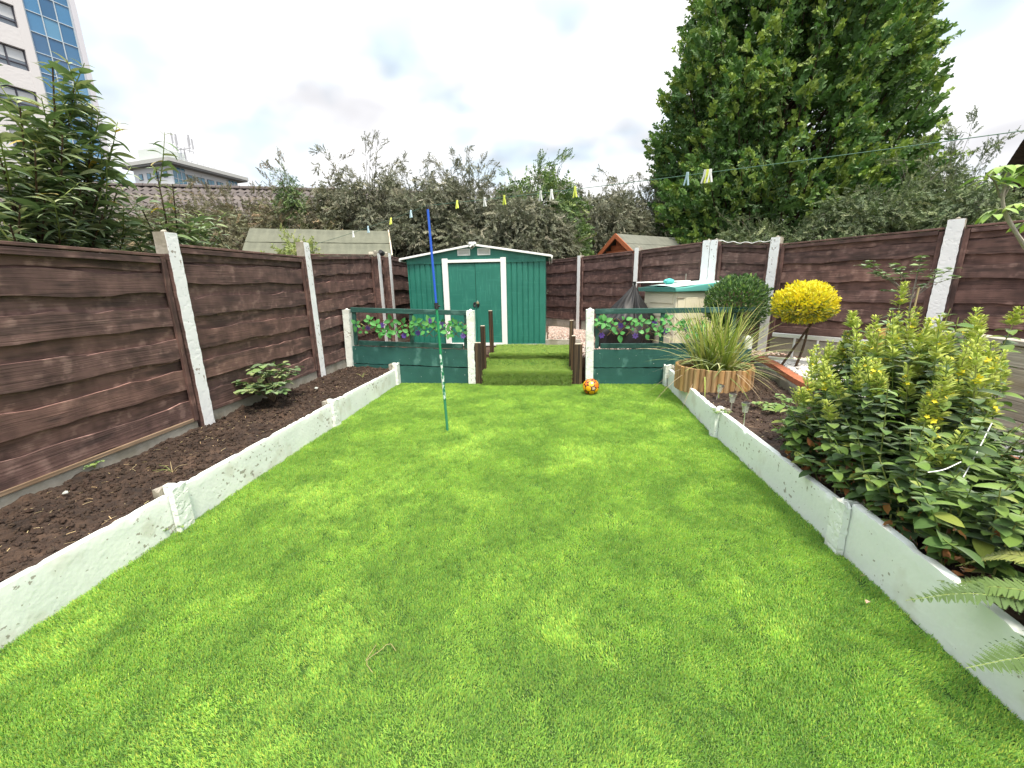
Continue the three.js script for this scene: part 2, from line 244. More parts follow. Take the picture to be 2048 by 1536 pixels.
{ // upper terrace behind the green walls and round the right of the brick wall
  const s = new THREE.Shape(); const P = (x, z) => [x, -z];
  s.moveTo(...P(-3.3, ZW - 0.1)); s.lineTo(...P(-1.12, ZW - 0.1)); s.lineTo(...P(-1.12, -6.5)); s.lineTo(...P(0.42, -6.5)); s.lineTo(...P(0.42, ZW - 0.1)); s.lineTo(...P(2.97, ZW - 0.1));
  for (let i = 0; i <= 12; i++) { const z = lerp(-6.05, 1.2, i / 12); s.lineTo(...P(brickX(z) + 0.14, z)); }
  s.lineTo(...P(7.5, 1.2)); s.lineTo(...P(7.5, -14)); s.lineTo(...P(-3.3, -14)); s.closePath();
  const g = new THREE.ExtrudeGeometry(s, { depth: 0.44, bevelEnabled: false, curveSegments: 4 }).rotateX(-Math.PI / 2); g.translate(0, TER - 0.454, 0); meterUV(g, 0.9);
  struct('terrace', g, std({ map: soilMap, roughness: 1, color: col(1.5, 1.35, 1.25) }), 'upper terrace ground round the shed and along the fence').userData.category = 'ground';
}
{ // gravel of the terrace and white stones behind the brick wall
  const peb = new THREE.IcosahedronGeometry(1, 1); const p = peb.attributes.position; for (let i = 0; i < p.count; i++) { const k = 1 + 0.3 * n3(p.getX(i) * 1.3 + 4, p.getY(i) * 1.3, p.getZ(i) * 1.3); p.setXYZ(i, p.getX(i) * k * 1.2, p.getY(i) * k * 0.7, p.getZ(i) * k); } peb.computeVertexNormals();
  const list = [], tones = [[0.46, 0.33, 0.27], [0.55, 0.44, 0.37], [0.36, 0.24, 0.2], [0.62, 0.55, 0.49], [0.42, 0.37, 0.34], [0.5, 0.36, 0.3]];
  for (let i = 0; i < 15000; i++) { const z = rnd(-6.2, -10.6), xmax = 0.72 + (z + 9.9) * 0.813, x = rnd(-0.02, Math.max(0.2, xmax)); if (x > 2.9 && z > -6.3) continue; if (x < 0.5 && z > -7.36) continue; const c = pick(tones), k = rnd(0.75, 1.2); list.push({ p: V(x, TER + rnd(-0.01, 0.012), z), q: euler(rnd(0, 6), rnd(0, 6), 0), s: rnd(0.007, 0.017), c: col(c[0] * k, c[1] * k, c[2] * k) }); }
  tag(swarm('gravel', peb, std({ roughness: 0.85 }), list), 'pinkish brown gravel on the terrace beside the green shed', 'gravel');
  const white = []; for (let i = 0; i < 4200; i++) { const z = rnd(-6.0, -2.6), x = brickX(z) + 0.17 + rng() ** 1.5 * 0.75, k = rnd(0.7, 1.0); if (x > 0.72 + (z + 9.9) * 0.813 - 0.15) continue; white.push({ p: V(x, TER + rnd(-0.005, 0.015), z), q: euler(rnd(0, 6), rnd(0, 6), 0), s: rnd(0.008, 0.02), c: col(0.8 * k, 0.78 * k, 0.73 * k) }); }
  tag(swarm('white_stones', peb, std({ roughness: 0.75 }), white), 'white decorative stones behind the brick topped wall', 'stones');
}
// ---------------------------------------------------------------- white concrete edgings
function edging(label, side, runs, posts) {
  const t = thing('concrete_edging', label, 'edging');
  for (const [z0, z1, x0, x1, h0, h1] of runs) { // board from z0 (near) to z1 (far), its lawn face at x0..x1
    const L = Math.hypot(z1 - z0, x1 - x0), H = (h0 + h1) / 2 + 0.08, g = segbox(L, H, 0.05, Math.ceil(L / 0.03), 12, 2), p = g.attributes.position;
    for (let i = 0; i < p.count; i++) { let x = p.getX(i), y = p.getY(i), z = p.getZ(i); const top = y > H / 2 - 1e-4, front = z > 0.02;
      if (top) { const chip = Math.max(0, fbm3(x * 7 + z0 * 9, side * 4, z * 6, 3) - 0.22); y -= chip * 0.022 + (Math.abs(z) > 0.02 ? 0.003 + chip * 0.03 : 0); if (Math.abs(z) > 0.02) z *= 0.86; }
      y += lerp(h0, h1, x / L + 0.5) - H / 2; if (front && !top) z += 0.0015 * fbm3(x * 4, y * 4, z0, 3); p.setXYZ(i, x, y, z); }
    g.computeVertexNormals(); meterUV(toCreasedNormals(g, 0.6), 0.8); const gg = meterUV(toCreasedNormals(g, 0.6), 0.8);
    const m = mesh('board', gg, M.whiteBoard, t); m.position.set((x0 + x1) / 2 + side * 0.025, 0, (z0 + z1) / 2); m.rotation.y = Math.atan2(-(z1 - z0), x1 - x0) + (side > 0 ? Math.PI : 0);
  }
  for (const [x, z, h, tw] of posts) { // H section post: lawn flange, web, soil flange
    const pg = part('post', t); pg.position.set(x, 0, z); pg.rotation.y = tw;
    const fl = (w, d, hh, ox, seed) => { const g = segbox(w, hh, d, 3, 14, 4), p = g.attributes.position; g.translate(ox, hh / 2 - 0.03, 0); for (let i = 0; i < p.count; i++) { const a = p.getX(i), b = p.getY(i), c = p.getZ(i), e = 0.005 * fbm3(a * 22 + seed, b * 22, c * 22, 3), nb = b > hh - 0.05 ? Math.max(0, fbm3(a * 15 + seed, 2, c * 15, 2)) * 0.05 : 0; p.setXYZ(i, a + e, b + e * 0.5 - nb, c + e); } g.computeVertexNormals(); return meterUV(toCreasedNormals(g, 0.7), 1); };
    mesh('flange', fl(0.036, 0.105, h, -side * 0.022, x * 9 + z), M.whitePit, pg);
    mesh('web', fl(0.052, 0.04, h + 0.005, side * 0.025, x * 5 + z), M.whitePit, pg);
    mesh('flange', fl(0.04, 0.10, h - 0.01, side * 0.075, x * 3 + z), M.concrete, pg);
  }
}
edging('long white concrete edging along the bare soil bed with the hydrangea', -1, [[1.2, -0.22, XL, XL, 0.27, 0.27], [-0.30, -2.105, XL, XL, 0.272, 0.257], [-2.175, -4.05, XL, XL, 0.27, 0.266], [-4.12, -6.0, XL, XL, 0.279, 0.25]], [[XL, -0.26, 0.32, 0], [XL, -2.14, 0.335, 0.05], [XL, -4.085, 0.335, -0.04], [XL - 0.005, -6.0, 0.37, 0]]);
edging('long white concrete edging below the tall yellow flowering loosestrife', 1, [[1.2, -0.26, XR, XR, 0.3, 0.3], [-0.33, -2.135, XR, XR, 0.315, 0.268], [-2.21, -3.9, XR, XR, 0.275, 0.268], [-3.98, -5.9, XR, lawnRight(-5.9), 0.272, 0.25]], [[XR, -0.295, 0.34, 0], [XR, -2.175, 0.345, -0.04], [XR, -3.94, 0.335, 0.05], [lawnRight(-5.95), -5.97, 0.35, 0]]);

// ---------------------------------------------------------------- brown waney lap fences
function waneyBoard(L, y0, y1, z, th, seed, wav, cutTop) { // wavy edged plank from y0 to y1, front at z
  const n = 16, pos = [], idx = [], wv = (x, k) => wav * (0.55 * n2(x * 1.7 + seed * 3.1, k * 7.3 + seed) + 0.3 * n2(x * 5 + seed, k * 3.7 + seed * 2) + 0.12 * n2(x * 17, k + seed)), out = (x) => 0.004 * n2(x * 1.3 + seed, seed * 5);
  const rows = []; for (let i = 0; i <= n; i++) { const x = L * i / n, b = y0 + wv(x, 1), t = y1 + (cutTop ? 0 : wv(x, 2)), o = z + out(x); rows.push([[x, t, o - th], [x, t, o], [x, (b + t) / 2, o + 0.003 * n2(x * 2, seed)], [x, b, o], [x, b, o - th]]); }
  const uv = [], vc4 = [], ou = rnd(0, 2), ov = rnd(0, 2);
  const quad = (a, b, c, d, k2) => { for (const q of [a, b, c, d]) { const e = k2 === 0 || k2 === 3 ? 1 + 1.5 * smooth(n2(q[0] * 3 + seed, k2 * 5 + seed), -0.5, 0.6) : 1; vc4.push(e, e, e); } const k = pos.length / 3; for (const q of [a, b, c, d]) { pos.push(...q); uv.push(q[0] * 0.5 + ou, (q[1] + (q[2] - z)) * 2 + ov); } idx.push(k, k + 1, k + 2, k, k + 2, k + 3); };  // top and bottom edges paler: worn stain plus skylight catch put into vertex colour
  for (let i = 0; i < n; i++) for (let r = 0; r < 4; r++) quad(rows[i][r], rows[i][r + 1], rows[i + 1][r + 1], rows[i + 1][r], r);
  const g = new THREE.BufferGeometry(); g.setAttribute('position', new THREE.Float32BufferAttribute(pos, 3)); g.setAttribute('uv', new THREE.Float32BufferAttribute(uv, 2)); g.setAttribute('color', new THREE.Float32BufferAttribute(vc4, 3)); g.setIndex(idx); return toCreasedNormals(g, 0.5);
}
function fenceBay(fence, A, B, y0, y1, o = {}) { // panel between plan points A and B, y0..y1 at A and o.y1b at B
  const dx = B[0] - A[0], dz = B[1] - A[1], L = Math.hypot(dx, dz), pg = part('fence_panel', fence), y1b = o.y1b ?? y1; pg.position.set(A[0], 0, A[1]); pg.rotation.y = Math.atan2(-dz, dx);
  const H = (y1 + y1b) / 2 - y0 - 0.05, k = Math.max(4, Math.round(H / 0.275)), step = H / k, slope = (y1b - y1) / L, fix = (g) => { const p = g.attributes.position; for (let i = 0; i < p.count; i++) p.setY(i, p.getY(i) + slope * (p.getX(i) - L / 2) * clamp((p.getY(i) - y0) / H, 0, 1)); return g; };
  for (let i = 0; i < k; i++) { // front planks overlap the back planks above and below
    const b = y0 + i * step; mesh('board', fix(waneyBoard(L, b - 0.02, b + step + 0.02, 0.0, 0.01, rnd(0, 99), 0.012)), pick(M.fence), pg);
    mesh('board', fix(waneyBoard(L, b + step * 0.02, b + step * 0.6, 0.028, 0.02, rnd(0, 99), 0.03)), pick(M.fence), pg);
  }
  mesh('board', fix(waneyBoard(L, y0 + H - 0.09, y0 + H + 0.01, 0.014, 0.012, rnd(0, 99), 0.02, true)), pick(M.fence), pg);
  for (const x of [0.02, L - 0.02]) { const m = mesh('side_batten', wbox(0.042, H + 0.02, 0.024, 0.003), M.fence[3], pg); m.position.set(x, y0 + H / 2 + slope * (x - L / 2) * 0.5, 0.034); }
  const rail = mesh('top_rail', wbox(L - 0.09, 0.045, 0.022, 0.003), M.fence[1], pg); rail.position.set(L / 2, y0 + H - 0.005, 0.036); rail.rotation.z = Math.atan(slope);
  const cap = mesh('capping', wbox(L, 0.022, 0.075, 0.004), M.fence[2], pg); cap.position.set(L / 2, y0 + H + 0.036, 0.012); cap.rotation.z = Math.atan(slope);
  const bot = mesh('bottom_rail', wbox(L - 0.09, 0.03, 0.022, 0.003), o.bare ? M.bareWood : M.fence[0], pg); bot.position.set(L / 2, y0 - 0.004, 0.026);
  const gb = mesh('gravel_board', cbox(L, o.gh ?? 0.3, 0.045, 0.006, 0.7), M.concrete, fence); gb.position.set((A[0] + B[0]) / 2, y0 - 0.02 - (o.gh ?? 0.3) / 2, (A[1] + B[1]) / 2); gb.rotation.y = pg.rotation.y;
}
function fencePost(fence, x, z, turn, yTop, yPanel, o = {}) { // white painted face towards the garden, stained sides, bare concrete head
  const pg = part('post', fence), w = o.w ?? 0.105, d = o.d ?? 0.115, base = o.base ?? 0; pg.position.set(x, 0, z); pg.rotation.y = turn; pg.rotation.z = o.lean ?? 0; pg.rotation.order = 'YXZ';
  const a = mesh('shaft', cbox(w, yPanel - base, d, 0.006, 1), o.plain ? M.concrete : M.fence[1], pg); a.position.set(0, (yPanel + base) / 2, 0.012);
  const hd = mesh('head', roughen(meterUV(new THREE.BoxGeometry(w - 0.004, yTop - yPanel, d - 0.002, 3, 4, 3), 1), 0.004, 20), M.concrete, pg); hd.position.set(0, (yTop + yPanel) / 2 + 0.001, 0.012);
  const knob = mesh('knob', roughen(meterUV(new THREE.SphereGeometry(0.028, 8, 5, 0, 6.3, 0, 1.57), 1), 0.004, 30), M.concrete, pg); knob.position.set(0, yTop - 0.006, 0.012);
  const f = segbox(w, yTop - base, 0.005, 4, 60, 1), p = f.attributes.position; for (let i = 0; i < p.count; i++) if (Math.abs(p.getX(i)) > w / 2 - 0.001) p.setX(i, p.getX(i) + Math.sign(p.getX(i)) * (0.003 + 0.004 * n2(p.getY(i) * 9 + x * 7, p.getX(i) * 90)));
  f.computeVertexNormals(); const fm = mesh('painted_face', meterUV(f, 1), o.dull ? M.metalWhite : M.postWhite, pg); fm.position.set(0, (yTop + base) / 2 - 0.004, d / 2 + 0.0155);
}
const fenceL = thing('fence', 'dark brown lapped fence with white posts along the soil bed with the hydrangea', 'fence'), TL = Math.PI / 2;
fenceBay(fenceL, [-3.2, 0.9], [-3.2, -1.16], 0.38, 1.80, {}); fencePost(fenceL, -3.2, -1.22, TL, 1.96, 1.78);
fenceBay(fenceL, [-3.2, -1.28], [-3.2, -3.24], 0.37, 1.805, { y1b: 1.79, bare: true }); fencePost(fenceL, -3.2, -3.31, TL, 1.965, 1.79);
fenceBay(fenceL, [-3.22, -3.38], [-3.22, -5.24], 0.40, 1.885, { y1b: 1.895 }); fencePost(fenceL, -3.22, -5.31, TL, 2.07, 1.89);
fenceBay(fenceL, [-3.21, -5.38], [-3.2, -7.36], 0.42, 1.935, { y1b: 2.055 }); fencePost(fenceL, -3.15, -7.46, TL, 2.105, 2.02, { w: 0.12 });
fenceBay(fenceL, [-3.13, -7.54], [-3.09, -7.66], 0.55, 2.04, {}); fencePost(fenceL, -3.05, -7.72, TL, 2.095, 2.02);
fenceBay(fenceL, [-3.03, -7.8], [-2.98, -9.7], 0.55, 2.05, { y1b: 1.99 }); fenceBay(fenceL, [-2.95, -9.8], [-0.4, -11.25], 0.55, 2.02); fencePost(fenceL, -2.97, -9.76, TL, 2.1, 2.0);
const fenceR = thing('fence', 'dark brown lapped fence with white posts behind the storage box and ladder', 'fence');
{
  const at = (s) => [0.72 + 0.6307 * s, -9.9 + 0.776 * s], TR = Math.atan2(-0.776, 0.6307);
  const bay = (a, b, y0, y1, o) => fenceBay(fenceR, at(a), at(b), y0, y1, o), post = (s, yt, yp, o) => { const q = at(s); fencePost(fenceR, q[0], q[1], TR, yt, yp, o); };
  bay(-1.75, -0.07, 0.64, 2.05, { y1b: 2.075 }); post(0, 2.1, 2.05, { dull: true, w: 0.09, base: 0.3 });
  bay(0.07, 1.56, 0.65, 2.075, { y1b: 2.10 }); post(1.64, 2.145, 2.08, { dull: true, w: 0.09, base: 0.3 });
  bay(1.71, 3.02, 0.65, 2.095, { y1b: 2.135 }); post(3.09, 2.15, 2.11, { w: 0.12, base: 0.3 }); post(3.225, 2.145, 2.11, { w: 0.12, base: 0.3 });
  bay(3.31, 4.09, 0.66, 2.105, { y1b: 2.02 }); post(4.165, 2.095, 2.0, { w: 0.12, base: 0.3 });
  bay(4.25, 5.92, 0.66, 2.0, { y1b: 2.03 }); post(6.0, 2.105, 2.02, { w: 0.13, base: 0.3 });
  bay(6.08, 7.9, 0.66, 2.03, { y1b: 2.06 }); post(7.98, 2.12, 2.03, { base: 0.3 }); bay(8.06, 9.9, 0.66, 2.06);
  const cord = []; for (let i = 0; i <= 14; i++) { const s = lerp(3.3, 4.12, i / 14), q = at(s); cord.push(V(q[0] - 0.05, lerp(2.12, 2.05, i / 14) - 0.03 * Math.sin(i / 14 * 3.14) + 0.012 * Math.sin(i * 1.9), q[1] + 0.045)); }
  solo('cord', tubeAlong(cord, 0.005, 40, 5), M.metalWhite, 'thin white cord hung along the top of the narrow fence panel', 'cord');
}
// ---------------------------------------------------------------- green painted low walls with rails
function lowWall(label, X0, X1, hasPost, tilt, seed) {
  const t = thing('low_wall', label, 'wall', [X1, 0, ZW]); const L = X1 - X0, sx = hasPost.flip ? 1 : -1;
  const body = (y0, y1, n) => { const g = segbox(L, y1 - y0, 0.05, 50, 5, 1), p = g.attributes.position; for (let i = 0; i < p.count; i++) { if (Math.abs(p.getY(i)) > (y1 - y0) / 2 - 1e-4) p.setY(i, p.getY(i) - Math.sign(p.getY(i)) * 0.006 * (0.5 + n2(p.getX(i) * 6 + seed, p.getY(i) * 20))); } g.computeVertexNormals(); const m = mesh('board', meterUV(toCreasedNormals(g, 0.5), 0.7), M.greenWall, t); m.position.set(-L / 2, (y0 + y1) / 2, 0); m.rotation.z = -tilt; m.position.y += Math.tan(tilt) * L / 2; return m; };
  body(-0.06, 0.252, 0); body(0.262, 0.535, 1);
  for (const [px, py, top, rot, w] of hasPost.posts) { const pg = part('post', t); pg.position.set(px - X1, 0, py); pg.rotation.z = rot; const g = roughen(meterUV(new THREE.BoxGeometry(w, top + 0.05, 0.105, 4, 24, 4), 1), 0.006, 14); mesh('shaft', g, M.whitePit, pg).position.y = (top - 0.05) / 2; mesh('knob', roughen(new THREE.SphereGeometry(0.03, 8, 5, 0, 6.3, 0, 1.57), 0.004, 30), M.whitePit, pg).position.y = top - 0.008; }
  const f = thing('rail_frame', hasPost.frameLabel, 'frame', [X1, 0, ZW - 0.002]); const k = part('frame', f); k.rotation.z = -tilt;
  const bar = (w, h, d, x, y, z, n) => { const m = mesh(n, wbox(w, h, d, 0.004), M.greenWood, k); m.position.set(x, y, z); };
  const x0 = -L + 0.055, x1 = -0.055, y0 = 0.545, y1 = 1.118;
  bar(L - 0.02, 0.072, 0.05, -L / 2, y1 - 0.031, 0, 'top_rail'); bar(x1 - x0 - 0.09, 0.072, 0.046, (x0 + x1) / 2, y0 + 0.037, 0, 'bottom_rail');
  for (const x of hasPost.stiles) bar(0.055, y1 - y0 - 0.066, 0.04, x - X1, (y0 + y1 - 0.062) / 2, -0.006, 'upright');
  return f;
}
const frameL = lowWall('green painted concrete board wall beside the soil bed with the hydrangea', -3.08, -1.235, { posts: [[-3.13, 0.005, 1.16, -0.035, 0.1], [-1.185, 0.01, 1.125, -0.012, 0.112]], stiles: [-3.03, -2.13, -1.29], frameLabel: 'green wooden rail frame above the green wall in front of the shed' }, 0.038, 1);
const frameR = lowWall('green painted concrete board wall behind the round log planter', 0.65, 2.88, { flip: true, posts: [[0.6, 0.01, 1.12, 0.015, 0.11], [2.83, -0.03, 0.7, 0, 0.1]], stiles: [0.7, 1.62, 2.6], frameLabel: 'green wooden rail frame in front of the cream storage box' }, 0, 2);

// artificial ivy on expanding trellis: slats, leaves and flowers hooked on the frames
function ivyTrellis(label, X0, X1, yc, z, tilt = 0) {
  const t = thing('ivy_trellis', label, 'trellis', [X0, 0, z]), W = X1 - X0, h = 0.24, pitch = 0.135, slat = std({ color: col(0.16, 0.09, 0.05), roughness: 0.85 }); t.rotation.z = tilt;
  const greens = [leafMat(0.09, 0.42, 0.075, { gloss: 0.4, map: leafTex }), leafMat(0.06, 0.30, 0.06, { gloss: 0.4, map: leafTex }), leafMat(0.16, 0.50, 0.13, { gloss: 0.4, map: leafTex })], leaves = [leafGeo(0.085, 0.058, { n: 6, fold: 0.3, droop: 0.3, peak: 0.38 }), leafGeo(0.07, 0.05, { n: 6, fold: 0.15, droop: 0.5, peak: 0.4 }), leafGeo(0.095, 0.06, { n: 6, fold: 0.4, droop: 0.1, peak: 0.4 })];
  for (let d = 0; d < 2; d++) for (let x = -h; x < W; x += pitch) { const a = Math.max(0, -x / h), b = Math.min(1, (W - x) / h); if (b - a < 0.25) continue; const len = Math.hypot(h, h) * (b - a), m = mesh('slat', rbox(len, 0.009, 0.006, 0.002), slat, t); m.position.set(x + h * (a + b) / 2, yc + (d ? 1 : -1) * h * ((a + b) / 2 - 0.5) + gauss() * 0.006, d * 0.008); m.rotation.z = (d ? 1 : -1) * Math.PI / 4 + gauss() * 0.02; }
  const stemPts = []; for (let i = 0; i <= 24; i++) stemPts.push(V(W * i / 24, yc + 0.05 * Math.sin(i * 1.3), 0.02)); mesh('stem', tubeAlong(stemPts, 0.004, 80, 5), M.stem, t);
  for (let x = 0.04; x < W; x += rnd(0.07, 0.11)) { // sprigs of three to five leaves
    const y = yc + rnd(-0.10, 0.11), n = 3 + Math.floor(rng() * 3), a0 = rnd(0, 6.28);
    for (let k = 0; k < n; k++) { const a = a0 + k * 6.28 / n + gauss() * 0.35, m = mesh('leaf', pick(leaves), pick(greens), t); m.position.set(clamp(x + Math.cos(a) * 0.018, 0.01, W), y + Math.sin(a) * 0.018, 0.028 + rnd(0, 0.025)); m.quaternion.copy(aim(V(Math.cos(a), Math.sin(a) * 0.9, rnd(0.0, 0.5)), gauss() * 0.3, V(0, 0.4, 1))); m.scale.setScalar(rnd(0.75, 1.3)); }
  }
  const pet = leafGeo(0.05, 0.028, { n: 4, fold: 0.1, droop: 0.3, peak: 0.5 }), purple = [leafMat(0.09, 0.035, 0.30), leafMat(0.17, 0.09, 0.42)];
  for (let x = rnd(0.02, 0.1); x < W; x += rnd(0.16, 0.34)) { const f = part('flower', t); f.position.set(x, yc + rnd(-0.13, 0.13), 0.045); f.quaternion.copy(euler(gauss() * 0.4, gauss() * 0.5, rnd(0, 6))); const pm = pick(purple); const gs = []; for (let k = 0; k < 6; k++) gs.push(placed(pet, V(0, 0, 0), aim(V(Math.cos(k * 1.047), Math.sin(k * 1.047), 0.25), 0, V(0, 0, 1)))); mesh('petals', join(gs), pm, f); mesh('centre', new THREE.SphereGeometry(0.008, 6, 5), M.dark, f); }
}
ivyTrellis('artificial ivy trellis with purple flowers in front of the green shed', -3.0, -1.25, 0.905, ZW + 0.045, -0.036);
ivyTrellis('artificial ivy trellis with purple flowers in front of the storage box', 0.67, 2.15, 0.865, ZW + 0.045);
// ================================================================ metal shed
{
  const X0 = -2.545, X1 = -0.075, ZF = -7.4, D = 1.75, W = X1 - X0, HE = 1.545, HA = 1.74;
  const t = thing('metal_shed', 'green metal garden shed with white trimmed double doors', 'shed', [X0, TER, ZF]);
  const base = mesh('base', cbox(W + 0.04, 0.03, D + 0.04, 0.004), M.concrete, t); base.position.set(W / 2, 0.012, -D / 2);
  function ribbed(w, h, gap) { // pressed sheet: flats with paired grooves
    const pts = [[0, 0]]; let x = 0.02; while (x < w - 0.05) { pts.push([x, 0], [x + 0.008, -0.014], [x + 0.016, -0.014], [x + 0.024, 0]); x += gap; } pts.push([w, 0]);
    const pos = [], uv = [], idx = []; pts.forEach(([a, b]) => { pos.push(a, 0, b, a, h, b); uv.push(a, 0, a, h); }); for (let i = 0; i < pts.length - 1; i++) idx.push(i * 2, i * 2 + 2, i * 2 + 3, i * 2, i * 2 + 3, i * 2 + 1);
    const g = new THREE.BufferGeometry(); g.setAttribute('position', new THREE.Float32BufferAttribute(pos, 3)); g.setAttribute('uv', new THREE.Float32BufferAttribute(uv, 2)); g.setIndex(idx); return toCreasedNormals(g, 0.3);
  }
  const px = (x, y) => onZ(x, y, ZF).x - X0, jl = px(894, 600), jr = px(1009, 600), mid = px(953, 600);
  const wl = mesh('wall_panel', ribbed(jl, HE, 0.098), M.metalGreen, t); wl.position.set(0, 0.02, 0);
  const wr = mesh('wall_panel', ribbed(W - jr - 0.03, HE, 0.098), M.metalGreen, t); wr.position.set(jr, 0.02, 0);
  const corner = mesh('corner_post', rbox(0.035, HE, 0.035, 0.004), M.metalGreen, t); corner.position.set(W - 0.0165, 0.02 + HE / 2, -0.016);
  for (const s of [0, 1]) { const m = mesh('wall_panel', ribbed(D, HE, 0.11), M.metalGreen, t); m.rotation.y = s ? Math.PI / 2 : -Math.PI / 2; m.position.set(s ? W : 0, 0.02, s ? -0.0 : -D); }
  const bk = mesh('wall_panel', ribbed(W, HE, 0.11), M.metalGreen, t); bk.rotation.y = Math.PI; bk.position.set(W, 0.02, -D);
  for (const z of [0.002, -D - 0.002]) { const s = new THREE.Shape(); s.moveTo(0, HE - 0.1); s.lineTo(W, HE - 0.1); s.lineTo(W, HE + 0.02); s.lineTo(W / 2, HA); s.lineTo(0, HE + 0.02); s.closePath(); const g = meterUV(new THREE.ExtrudeGeometry(s, { depth: 0.012, bevelEnabled: false }), 1); const m = mesh('gable', g, M.metalGreen, t); m.position.set(0, 0.02, z - (z < -1 ? 0.012 : 0)); }
  const slope = Math.atan2(HA - HE, W / 2), RL = Math.hypot(W / 2 + 0.1, (HA - HE) * 1.08);
  for (const s of [-1, 1]) { const r = part('roof', t); r.position.set(W / 2, HA + 0.02, -D / 2); r.rotation.z = -s * slope; const g = ribbed(D + 0.1, RL, 0.2); g.rotateX(-Math.PI / 2); g.rotateY(s > 0 ? -Math.PI / 2 : Math.PI / 2); const m = mesh('roof_sheet', g, M.metalGreen, r); m.position.set(0, 0.012, s > 0 ? -(D + 0.1) / 2 : (D + 0.1) / 2); const v = mesh('verge_trim', rbox(RL + 0.01, 0.034, 0.03, 0.004), M.metalWhite, r); v.position.set(s * RL / 2, 0.004, D / 2 + 0.07); const e = mesh('eave_trim', rbox(0.03, 0.05, D + 0.12, 0.004), M.metalWhite, r); e.position.set(s * (RL + 0.012), -0.012, 0); }
  const rc = mesh('ridge_cap', rbox(0.13, 0.05, 0.06, 0.015), M.metalWhite, t); rc.position.set(W / 2 - 0.02, HA + 0.045, 0.09);
  for (const [a, w] of [[jl + 0.005, 0.10], [jr - 0.005, 0.095]]) { const m = mesh('door_jamb', rbox(w, HE - 0.015, 0.04, 0.004), M.metalWhite, t); m.position.set(a, 0.02 + (HE - 0.015) / 2, 0.028); }
  const hd = mesh('door_header', rbox(jr - jl - 0.1, 0.05, 0.035, 0.004), M.metalWhite, t); hd.position.set((jl + jr) / 2, HE - 0.045, 0.03);
  const sill = mesh('door_sill', rbox(jr - jl - 0.11, 0.05, 0.05, 0.004), M.metalWhite, t); sill.position.set((jl + jr) / 2, 0.03, 0.034);
  for (const [a, b, s] of [[jl + 0.058, mid - 0.004, -1], [mid + 0.004, jr - 0.055, 1]]) {
    const g = segbox(b - a, HE - 0.15, 0.014, 14, 30, 1), p = g.attributes.position; for (let i = 0; i < p.count; i++) p.setZ(i, p.getZ(i) + 0.003 * fbm3(p.getX(i) * 2.5 + s, p.getY(i) * 2, 1, 2)); g.computeVertexNormals();
    const d = mesh('door', meterUV(toCreasedNormals(g, 0.4), 1), M.metalGreen, t); d.position.set((a + b) / 2, 0.06 + (HE - 0.15) / 2, s < 0 ? 0.012 : 0.021);
    const h = mesh('handle', new THREE.TorusGeometry(0.034, 0.011, 6, 14, Math.PI).rotateZ(s < 0 ? Math.PI / 2 : -Math.PI / 2), M.dark, d); h.position.set(s < 0 ? (b - a) / 2 - 0.012 : -(b - a) / 2 + 0.012, -0.01, 0.016);
    const hs = mesh('handle_plate', rbox(0.03, 0.09, 0.012, 0.004), M.dark, d); hs.position.set(s < 0 ? (b - a) / 2 - 0.022 : -(b - a) / 2 + 0.022, -0.01, 0.012);
  }
  const lock = part('padlock', t); lock.position.set(mid + 0.03, 0.775, 0.055); mesh('lock_body', rbox(0.045, 0.04, 0.02, 0.006), std({ color: col(0.5, 0.42, 0.25), metalness: 0.9, roughness: 0.35 }), lock); mesh('shackle', new THREE.TorusGeometry(0.014, 0.004, 6, 12, Math.PI), std({ color: col(0.7, 0.7, 0.7), metalness: 1, roughness: 0.25 }), lock).position.y = 0.02;
  for (const vx of [px(928, 505), px(968, 504)]) { const v = part('vent', t); v.position.set(vx, HA - 0.09, 0.022); const vw = 0.225, vh = 0.098, fr = 0.014; for (const [w, h, x, y] of [[vw, fr, 0, vh / 2], [vw, fr, 0, -vh / 2], [fr, vh - fr, vw / 2 - fr / 2, 0], [fr, vh - fr, -vw / 2 + fr / 2, 0]]) mesh('vent_frame', rbox(w, h, 0.02, 0.004), M.metalWhite, v).position.set(x, y, 0); mesh('vent_back', rbox(vw - 0.02, vh - 0.02, 0.004, 0.001), std({ color: col(0.25, 0.2, 0.15), roughness: 0.9 }), v).position.z = -0.008; for (let k = 0; k < 4; k++) { const l = mesh('louvre', rbox(vw - 0.032, 0.013, 0.008, 0.002), M.metalWhite, v); l.position.set(0, -0.03 + k * 0.02, 0.0); l.rotation.x = 0.5; } }
  const cam = part('security_light', t); cam.position.set(px(946, 497) + 0.0, HA - 0.005, 0.1); cam.rotation.set(0.5, 0.35, 0.5); mesh('light_head', rbox(0.075, 0.055, 0.05, 0.008), std({ color: col(0.7, 0.7, 0.68), roughness: 0.4 }), cam); mesh('lens', rbox(0.058, 0.038, 0.006, 0.003), std({ color: col(0.15, 0.13, 0.11), roughness: 0.15 }), cam).position.z = 0.026;
  const bit = mesh('loose_trim', tubeAlong([V(W + 0.06, HE - 0.02, 0.05), V(W + 0.075, HE - 0.13, 0.03)], 0.006, 3, 5), M.concrete, t);
}
{ // kerb beside the shed
  const a = onY(1088, 693, TER), m = solo('kerb_stone', roughen(meterUV(new THREE.BoxGeometry(0.62, 0.12, 0.08, 10, 3, 2), 1), 0.006, 9), M.concrete, 'pale concrete kerb stone beside the right corner of the green shed', 'kerb'); m.position.set(0.24, TER + 0.055, -7.32); m.rotation.y = 0.05;
}
